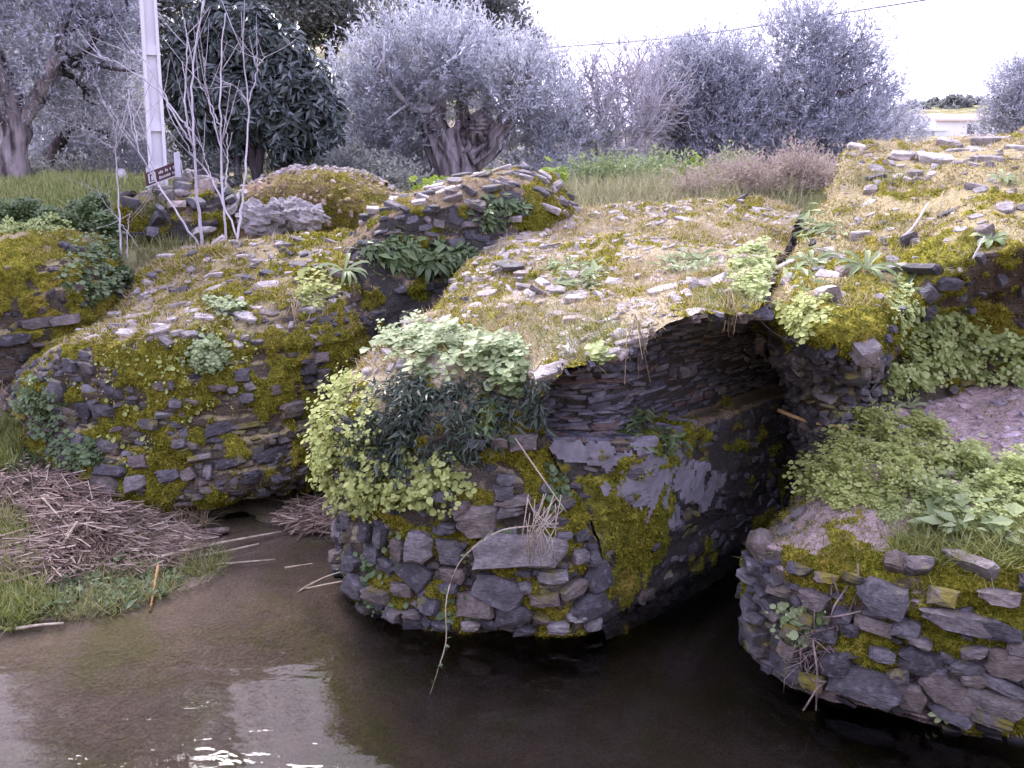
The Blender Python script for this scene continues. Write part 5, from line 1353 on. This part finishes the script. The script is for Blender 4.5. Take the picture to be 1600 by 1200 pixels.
# big grey-green tree filling the left, leaning trunk at the picture edge
Y4 = 13.2
b_ = gpt(15, 300, Y4)
bt = empty('old_tree', b_, 'large grey-leaved old tree at the left edge with a leaning thick trunk', 'tree')
t = Tubes()
t.add(spline(np.array([b_ + (0,0,-.3), at(18,250,Y4), at(25,200,Y4), at(10,150,Y4), at(-20,60,Y4)]), 14), np.linspace(.25,.15,14), 12, .5)
t.add(spline(np.array([at(25,205,Y4), at(55,160,Y4), at(80,110,Y4-.2), at(100,40,Y4-.3), at(110,-80,Y4)]), 12), np.linspace(.12,.06,12), 8, .4)
t.add(spline(np.array([at(-20,60,Y4), at(-40,-60,Y4), at(0,-250,Y4), at(30,-380,Y4)]), 12), np.linspace(.17,.06,12), 8, .4)
bt_trunk = t.build('trunk', M['bark'], bt)
t = Tubes()
limbs(t, at(80,110,Y4), [at(150,60,Y4-.5), at(190,110,Y4), at(140,150,Y4+.4), at(200,20,Y4)], .05, .02)
limbs(t, at(-20,-40,Y4), [at(60,-160,Y4), at(-120,-150,Y4+.5), at(100,-300,Y4), at(-60,-350,Y4-.6), at(180,-160,Y4)], .08, .03)
t.build('branches', M['bark_dark'], bt_trunk)
lobes = [lob(40,60,Y4,80), lob(120,50,Y4,70), lob(165,90,Y4+.5,46), lob(60,130,Y4+.6,60), lob(130,140,Y4+.6,56), lob(180,25,Y4+.6,40), lob(170,165,Y4+.8,40), lob(-40,90,Y4,80),
         lob(30,-60,Y4,90), lob(130,-60,Y4,80), lob(-80,-40,Y4,90), lob(60,-190,Y4,95), lob(-60,-200,Y4+.5,95), lob(160,-180,Y4+.5,60), lob(20,-320,Y4,90), lob(130,-330,Y4,56), lob(-90,-340,Y4,80), lob(60,-450,Y4,70), lob(170,-440,Y4,40), lob(-40,-520,Y4,80), lob(120,-560,Y4,50)]
V, F = crown(lobes, 6600, 17, .085, .30, .3, (.25, .65), .35, .75, thin=.12, jit=.035)
wmesh('crown', V, F, M['olive_dark'], bt)
# second leaning tree behind it
b_ = gpt(75, 285, 15.5)
olive('old_tree', 'thin leaning dark-stemmed tree behind the large left one', b_, .11, at(110,200,15.5), [at(150,120,15.5), at(90,140,15.5), at(200,170,15.5), at(170,215,15.5)], [lob(110,160,16,60), lob(170,190,16,54), lob(60,200,16.4,60), lob(210,220,16,44), lob(140,235,16.5,46), lob(20,225,16.5,50), lob(220,130,16.5,40)], 3000, 'olive_dark', 13, .085, .3, 'bark_dark', .3, thin=.15, shell=.3, spread=.9)

# cork oaks and stone pines on the hill behind
for (px, py, Y, tr, lb, lobl) in [
    (515,85,38,.22,'cork oak on the hill with dark forked trunk, left of the red-roofed house',[(480,25,50),(520,0,50),(560,25,44),(450,40,36),(600,10,40),(500,50,28)]),
    (660,95,40,.22,'dark oak on the hill just right of the red-roofed house',[(640,25,46),(690,20,50),(730,45,46),(680,-20,50),(650,55,30),(720,0,44)]),
    (760,110,40,.18,'pale-crowned oak at the right end of the hilltop trees',[(770,20,40),(785,50,34),(750,60,34),(800,75,22),(740,-10,40)]),
    (420,70,36,.2,'oak on the hill behind the top of the dark broad-leaved tree',[(430,0,50),(480,-20,50),(400,30,44),(380,-10,50)]),
    (300,80,36,.2,'hill oak behind the concrete pole',[(290,10,60),(240,0,60),(330,-20,50),(200,40,60)]),
    (120,80,36,.2,'hill oak half hidden behind the large left tree',[(100,60,70),(30,40,70),(160,100,60),(60,130,60)])]:
    b_ = gpt(px, py, Y)
    olive('oak_tree', lb, b_, tr, at(px + 6, py - 38, Y), [at(x, y, Y) for x, y, _ in lobl[:4]], [lob(x, y, Y + R.uniform(-.8, .8), r, .7) for x, y, r in lobl], 1500, 'oak_leaf', 14, .22, .45, 'bark_dark', .3, group='oaks on the hill behind', thin=.2, tl=(.4, 1.0), jit=.1)
b_ = gpt(825, 110, 44)
olive('oak_tree', 'small dark tree peeping over the right shoulder of the old olive', b_, .12, at(826,85,44), [at(820,72,44), at(836,70,44)], [lob(826,68,44,14), lob(838,74,44,9)], 130, 'oak_leaf', 14, .2, .45, 'bark_dark', .3, group='oaks on the hill behind', jit=.1)
# undergrowth behind the trees
def bush(name, label, lobes, twigs, mat, m=12, leaf=.09, width=.35, kind=None, cat='bush', up=.5):
    V, F = crown(lobes, twigs, m, leaf, width, up, (.15, .45), .3, .9)
    o = mesh(name, V, F, M[mat]); tag(o, label, cat, kind=kind); return o
bush('undergrowth', 'dark thicket below the trees at left', [lob(x, y, 17 + R.uniform(-.5, 1.5), r) for x, y, r in ((60,250,40),(120,255,36),(180,250,40),(230,245,36),(290,250,34),(350,255,30),(430,262,26),(500,262,30),(540,268,28))], 2600, 'oak_leaf', kind='stuff')
bush('undergrowth', 'grey thicket behind the old olive', [lob(x, y, 19 + R.uniform(0, 1.5), r) for x, y, r in ((560,265,30),(620,262,34),(670,262,30),(780,262,30),(840,262,34),(900,262,30),(940,250,30),(1000,255,30),(1050,262,26))], 2200, 'olive_dark', kind='stuff')
bush('far_wood', 'hazy dark wood on the far hill behind the white house', [lob(x, y, 150 + R.uniform(-6, 6), r, .7) for x, y, r in ((1430,178,20),(1460,175,22),(1490,170,22),(1520,172,22),(1550,176,22),(1445,190,20),(1480,188,22),(1520,190,22),(1410,185,16),(1580,178,26),(1630,176,30),(1390,190,18),(1440,202,16),(1475,202,16),(1510,203,16),(1545,203,18),(1580,203,18))], 3400, 'oak_leaf', 14, .9, .5, kind='stuff', cat='wood')
bush('dry_brush', 'pinkish dry brush on the ground behind the vault', [lob(x, y, 11.8 + R.uniform(-.4, 1.2), r, .8) for x, y, r in ((1110,292,22),(1150,290,22),(1190,290,24),(1230,288,26),(1265,285,28),(1290,282,26),(1170,282,20),(1080,296,16),(1245,270,20))], 1900, 'brush', 10, .07, .18, kind='stuff')

bush('undergrowth', 'low tangled shrubs along the foot of the trees behind the mound', [lob(x + R.uniform(-6, 6), y, 13.6 + R.uniform(-.6, 1.2), r, .8) for x, y, r in ((345,278,18),(300,280,16),(440,276,18),(490,272,20),(540,276,20),(590,284,20),(630,290,16),(560,262,20),(120,280,18),(60,284,16))], 1100, 'oak_leaf', 12, .08, .4, kind='stuff')
bush('undergrowth', 'rough grey-green scrub behind the vault top', [lob(x + R.uniform(-6, 6), y, 13.5 + R.uniform(-.6, 2), r, .8) for x, y, r in ((900,288,16),(935,282,20),(980,285,18),(1020,282,20),(1060,284,18),(1140,276,20),(1000,296,14),(1050,298,14),(950,298,12))], 1100, 'leaf_pale', 10, .08, .3, kind='stuff')
def field(name, label, x0, x1, y0, y1, n, mat, h, wd):
    p = np.stack([R.uniform(x0, x1, n), R.uniform(y0, y1, n), np.zeros(n)], -1)
    p = p[fbm(p, .8, 3, 4) > -.15]; p[:, 2] = ground_z(p[:, 0], p[:, 1]) - .01; n = len(p)
    d = unit(np.array((0, 0, 1.0)) + rdir(n) * .5); X, Yv, Z = frame(rdir(n), d); k = R.uniform(.5, 1.3, (n, 1)) * h
    V, F = bake(GRASS_V, GRASS_F, p, X * wd, Yv * k, Z * k)
    tag(mesh(name, V, F, M[mat]), label, 'grass', kind='stuff')
field('meadow_grass', 'tall pale green grass behind the vault top', .2, 3.6, 10.6, 14, 9000, 'meadow', .30, .010)
field('meadow_grass', 'bright green grass on the left bank below the trees', -8.5, -4.4, 9.6, 14, 16000, 'meadow_green', .17, .012)
field('meadow_grass', 'thin grass between the mound and the trees', -4.5, 0, 11.6, 17, 9000, 'meadow', .2, .012)
field('meadow_grass', 'weedy grass in the dip between the far left wall and the mossy wall', -5.2, -3.3, 9.2, 10.6, 5000, 'grass', .16, .009)
def gbush(label, ovals, n, mat, leaf):
    pos = []
    for cx, cy, r, Y in ovals:
        c, rr, _ = lob(cx, cy, Y, r); d = rdir(n // len(ovals)); pos.append(c + d * (rr * R.random(len(d)) ** .5)[:, None])
    pos = np.concatenate(pos); n = len(pos)
    X, Yv, Z = frame(rdir(n) * .6 + np.array((0, -.3, .8)), rdir(n)); k = R.uniform(.6, 1.3, (n, 1)) * leaf
    V, F = bake(CLOVER_V, CLOVER_F, pos, X * k, Yv * k, Z * k)
    tag(mesh('fern_bush', V, F, M[mat]), label, 'bush')
gbush('dark green nettle bush at the left picture edge above the wall', [(15,340,30,9.9),(45,335,26,9.9),(80,345,22,9.8),(-20,350,40,9.9)], 2400, 'leaf_mid', .06)
gbush('leafy bush on the bank beside the tumbled wall stub', [(130,335,26,10.0),(165,350,22,9.9),(110,350,22,9.8),(150,318,18,10.3)], 1500, 'leaf_mid', .06)
gbush('green tangle in the gap beside the mossy wall', [(165,400,24,9.6),(190,430,18,9.5),(150,440,22,9.3),(170,470,18,9.2)], 1500, 'leaf_mid', .05)
gbush('yellow-green herbs below the nettles on the left bank', [(80,372,40,9.6),(20,378,40,9.5)], 1500, 'clover', .05)

MALLOW_V = [(0, 0, -.08)] + [((.52 if i % 2 == 0 else .40) * math.cos(2*math.pi*i/14), (.52 if i % 2 == 0 else .40) * math.sin(2*math.pi*i/14), .06 * math.cos(i * 2.2)) for i in range(14)]
MALLOW_F = [(0, 1 + i, 1 + (i + 1) % 14) for i in range(13)]
def mallow(px, py, Y, w, n, label):
    b = at(px, py, Y); b[2] = ground_z(b[0:1], b[1:2])[0]
    e = empty('mallow_plant', b, label, 'plant', 'bright green broad-leaved plants behind the walls')
    for i in range(n * 2):
        c = at(px + R.normal() * w * .4, py - abs(R.normal()) * w * .45 + w * .1, Y + R.normal() * .12)
        X, Yv, Z = frame((rdir(1) * .5 + np.array((0, -.55, .6))), rdir(1)); k = R.uniform(.08, .16)
        V, F = bake(MALLOW_V, MALLOW_F, c[None], X * k, Yv * k * .9, Z * k); wmesh('leaf', V, F, M['mallow'], e)
        q = Tubes().add([b, (b + c) / 2 + R.normal(size=3) * .03, c], .006, 4); q.build('stem', M['mallow'], e)
mallow(665, 298, 12.5, 26, 14, 'bright green broad-leaved plant at the foot of the old olive')
mallow(690, 292, 12.6, 18, 10, 'smaller bright green plant just left of the olive trunk')
mallow(872, 285, 12.4, 30, 18, 'bright green broad-leaved plant behind the top of the recessed wall')
mallow(825, 275, 13.0, 16, 6, 'tiny bright green plant behind the highest stones of the recessed wall')
mallow(1088, 275, 13.0, 32, 18, 'bright green broad-leaved plant in front of the right-hand olive')

# bare saplings in front of the loquat
def sapling(label, stems, r=.02, Y=9.75):
    b = at(stems[0][0][0], stems[0][0][1], Y)
    e = empty('bare_sapling', b, label, 'sapling', 'leafless saplings on the back of the mossy wall')
    for st in stems:
        t = Tubes(); pts = spline(np.array([at(x, y, Y + (400 - y) * .0008) for x, y in st]), 24)
        pts[1:-1] += R.normal(size=(22, 3)) * .006
        th = r * (.8 if st is stems[0] else .5); t.add(pts, np.linspace(th, th * .35, 24), 6, .2)
        stem_o = t.build('stem', M['bark_pale'], e); t = Tubes()
        for _ in range(3):
            i = int(R.integers(10, 24)); d = unit(pts[i] - pts[i-3] + R.normal(size=3) * .07 * np.array((1, .5, .6))) * R.uniform(.25, .6); d = d + np.array((R.choice([-1, 1]) * .12, 0, .08))
            t.add(spline(np.array([pts[i], pts[i] + d * .5, pts[i] + d + np.array((0, 0, .05))]), 5), np.linspace(th * .4, th * .15, 5), 4)
        t.build('twigs', M['bark_pale'], stem_o)
sapling('thickest leafless sapling, nearly straight, on the back of the mossy wall', [[(316,390),(308,300),(302,220),(300,140),(308,60),(318,0)], [(303,230),(275,185),(245,140),(195,105),(152,85)], [(300,205),(270,170),(230,100),(205,80)], [(303,235),(290,170),(292,80),(288,30)]], .026)
sapling('leafless sapling leaning left, its foot beside the thickest one', [[(312,385),(275,330),(245,285),(215,230),(205,190),(200,140)], [(215,230),(207,180),(195,165)], [(240,280),(228,210),(205,160)]], .017)
sapling('leafless sapling with a straight stem between the thickest one and the forked one', [[(354,385),(350,330),(346,260),(344,170),(346,90),(352,20)], [(347,240),(325,150),(318,90)], [(345,200),(325,155),(305,120)], [(350,300),(356,250),(352,180)]], .02)
sapling('leafless sapling leaning left behind the straight ones', [[(372,375),(345,310),(325,270),(300,240),(270,190),(255,150)], [(330,280),(318,240),(296,190)]], .014)
sapling('forked leafless sapling nearest the pinkish boulders', [[(370,380),(378,320),(385,250),(388,160),(380,90),(380,60)], [(388,160),(400,120),(402,80)], [(400,105),(410,95),(416,88)], [(388,160),(372,140),(360,130)]], .019)
sapling('slim leafless sapling left of the others beside the green tangle', [[(190,400),(186,330),(182,260),(180,205),(172,180),(168,165)], [(180,210),(184,185),(180,175)], [(180,232),(160,222),(142,202)]], .013, 9.5)
sapling('thin leafless shoot beside the slim left sapling', [[(198,405),(200,350),(206,330)], [(215,385),(190,350),(160,310),(150,280)]], .009, 9.5)
# leaning grey stake behind the slim sapling
cane('leaning pale grey tree stump behind the slim sapling', [gpt(205,300,13.0) + (0,0,-.1), at(196,285,13.0), at(188,268,13.1)], .10, 'bark_pale', 'tree_stump', 'stump', taper=.7)

# ------------------------------------------------------------------ concrete pole, sign, cable, houses
def boxes(lst):
    v, f = [], []
    for (x0, x1, y0, y1, z0, z1) in lst:
        b = len(v); v += [(x0,y0,z0),(x1,y0,z0),(x1,y1,z0),(x0,y1,z0),(x0,y0,z1),(x1,y0,z1),(x1,y1,z1),(x0,y1,z1)]
        f += [(b,b+3,b+2,b+1),(b+4,b+5,b+6,b+7),(b,b+1,b+5,b+4),(b+1,b+2,b+6,b+5),(b+2,b+3,b+7,b+6),(b+3,b,b+4,b+7)]
    return np.array(v, float), f
YP = 12.2
pb = gpt(248, 290, YP); ptop = at(231, 0, YP + .1)
pole = empty('utility_pole', pb, 'pale concrete utility pole with recessed panels behind the brown sign', 'pole')
Hh = 8.0; lean = (ptop - pb) / (ptop[2] - pb[2])
def pmap(v):
    v = np.array(v, float); k = 1 - .045 * v[:, 2]
    ca, sa = math.cos(.45), math.sin(.45)
    x, y = v[:, 0] * k * .66, v[:, 1] * k * .66
    return pb + np.stack([x * ca - y * sa, x * sa + y * ca, v[:, 2] * 0], -1) + v[:, 2:3] * lean
V, F = boxes([(-.17,-.105,-.13,.13,-.4,Hh), (.105,.17,-.13,.13,-.4,Hh)]); wmesh('flange', pmap(V), F, M['concrete'], pole)
V, F = boxes([(-.104,.104,-.04,.04,-.4,Hh)]); wmesh('web', pmap(V), F, M['concrete'], pole)
for i in range(8):
    z = .75 + i * .95
    V, F = boxes([(-.103,.103,-.105,.105,z,z+.12)]); wmesh('crossbar', pmap(V), F, M['concrete'], pole)
V, F = boxes([(-.103,.103,-.115,.115,-.3,.30)]); wmesh('foot_block', pmap(V), F, M['concrete'], pole)
a = np.arange(14) * 2 * math.pi / 14
for (z0, rr) in ((.14, .035),):
    v = np.concatenate([np.stack([rr * np.cos(a), np.full(14, -.118), z0 + rr * np.sin(a)], -1), np.stack([rr * np.cos(a), np.full(14, -.10), z0 + rr * np.sin(a)], -1)])
    f = [tuple(range(14))] + [(i, (i+1) % 14, 14 + (i+1) % 14, 14 + i) for i in range(14)]
    wmesh('hole_shade_disc', pmap(v), f, M['dark_glass'], pole)  # dark disc on the block stands for the shade inside a hole
# brown sign on two short posts
YS = 11.0
s0, s1, s2, s3 = at(229,291,YS), at(283,270,YS+.25), at(281,252,YS+.25), at(226,271,YS)
sg = empty('tourist_sign', gpt(255, 290, YS), 'small tilted dark red sign with white pictogram and two lines of lettering', 'sign')
ux = s1 - s0; uy = s3 - s0; un = unit(np.cross(ux, uy)); un = un if un[1] < 0 else -un
def sgbox(name, a0, a1, b0, b1, d0, d1, mat, par=None):
    v = []
    for d in (d0, d1):
        for (a_, b_) in ((a0,b0),(a1,b0),(a1,b1),(a0,b1)): v.append(s0 + ux * a_ + uy * b_ + un * d)
    return wmesh(name, v, [(0,1,2,3),(7,6,5,4),(0,4,5,1),(1,5,6,2),(2,6,7,3),(3,7,4,0)], M[mat], par or sg)
panel = sgbox('panel', 0, 1, 0, 1, 0, .03, 'sign_red'); sgbox('lower_rim', -.02, 1.02, -.09, -.005, -.003, .034, 'sign_white'); sgbox('side_rim', 1.003, 1.03, -.005, 1.0, -.003, .034, 'sign_white')
for (n_, a0, a1, b0, b1) in (('pictogram_frame',.06,.10,.14,.88),('pictogram_frame',.23,.27,.14,.88),('pictogram_frame',.104,.226,.14,.22),('pictogram_frame',.104,.226,.80,.88),('pictogram',.14,.20,.30,.62)): sgbox(n_, a0, a1, b0, b1, .031, .036, 'sign_white', panel)
for row, b0 in ((0, .56), (1, .16)):
    x = .36
    while x < .92:
        w = R.uniform(.022, .04); h = R.uniform(.16, .24)
        if R.random() > .12: sgbox('letter', x, x + w, b0, b0 + h, .031, .036, 'sign_white', panel)
        x += w + .016
for px in (232, 276):
    t = Tubes(); q = gpt(px, 290, YS + .12); q2 = at(px, 262 if px < 250 else 238, YS + .14); t.add([q + (0,0,-.2), q2], .035 if px > 250 else .03, 8); t.build('post', M['post_grey'], sg)
# cable high over the trees
cp = spline(np.array([at(300,150,30), at(600,100,29), at(845,76,28), at(1000,64,27), at(1150,46,26), at(1700,-40,23)]), 40)
tag(Tubes().add(cp, .018, 5).build('overhead_cable', M['wire'], None), 'thin dark overhead cable crossing the white sky', 'cable')

M['roof_pale'] = mat_plain('roof_pale', (.62, .46, .42), .9, .1, .2, 2)  # roof tile paled so that overexposed glare sits in its colour
def house(label, c, w, d, h, rh, rot, wall_rects, roof='roof_tile'):
    e = empty('house', c, label, 'house')
    ca, sa = math.cos(rot), math.sin(rot)
    T = lambda v: np.array([(c[0] + x * ca - y * sa, c[1] + x * sa + y * ca, c[2] + z) for x, y, z in v])
    v = [(-w,-d,-1),(w,-d,-1),(w,d,-1),(-w,d,-1),(-w,-d,h),(w,-d,h),(w,d,h),(-w,d,h),(-w,0,h+rh),(w,0,h+rh)]
    wmesh('wall', T(v), [(0,1,5,4),(1,2,6,9,5),(2,3,7,6),(3,0,4,8,7)], M['house_wall'], e)
    o = .35; k = rh / d
    for s in (-1, 1):
        r_ = [(-w-o,s*(d+o),h-o*k+.05),(w+o,s*(d+o),h-o*k+.05),(w+o,0,h+rh+.06),(-w-o,0,h+rh+.06)]
        r2 = [(x, y, z + .15) for x, y, z in r_]
        wmesh('roof', T(r_ + r2), [(0,1,2,3),(7,6,5,4),(0,4,5,1),(1,5,6,2),(2,6,7,3),(3,7,4,0)], M[roof], e)
    for n_, x0, x1, z0, z1 in wall_rects:
        v, f = boxes([(x0, x1, -d - .06, -d + .05, z0, z1)]); fr = wmesh('window' if n_ == 'w' else 'door', T(v), f, M['dark_glass'], e)
        v, f = boxes([(x0 - .12, x1 + .12, -d - .12, -d - .065, z0 - .14, z0 - .004)]); wmesh('sill', T(v), f, M['house_wall'], fr)
hp = at(1478, 222, 80)
house('low white farmhouse with one dark door opening seen beyond the abutment', np.array((hp[0] + .6, 80, 1.2)), 3.4, 2.6, 3.1, .40, .12, [('w', -.5, .15, 2.05, 2.85)], 'roof_pale')
house('lower white outbuilding left of the farmhouse', np.array((hp[0] - 4.2, 79, 1.0)), 2.2, 2.0, 2.5, .25, .12, [], 'house_wall')
hq = at(560, 78, 52)
house('white house with red tiled roof half hidden by the hilltop oaks', np.array((hq[0], 52, hq[2] - 1.6)), 3.6, 2.5, 2.2, .9, -.1, [('w', -1.6, -1.0, .9, 1.8), ('w', .8, 1.4, .9, 1.8)])
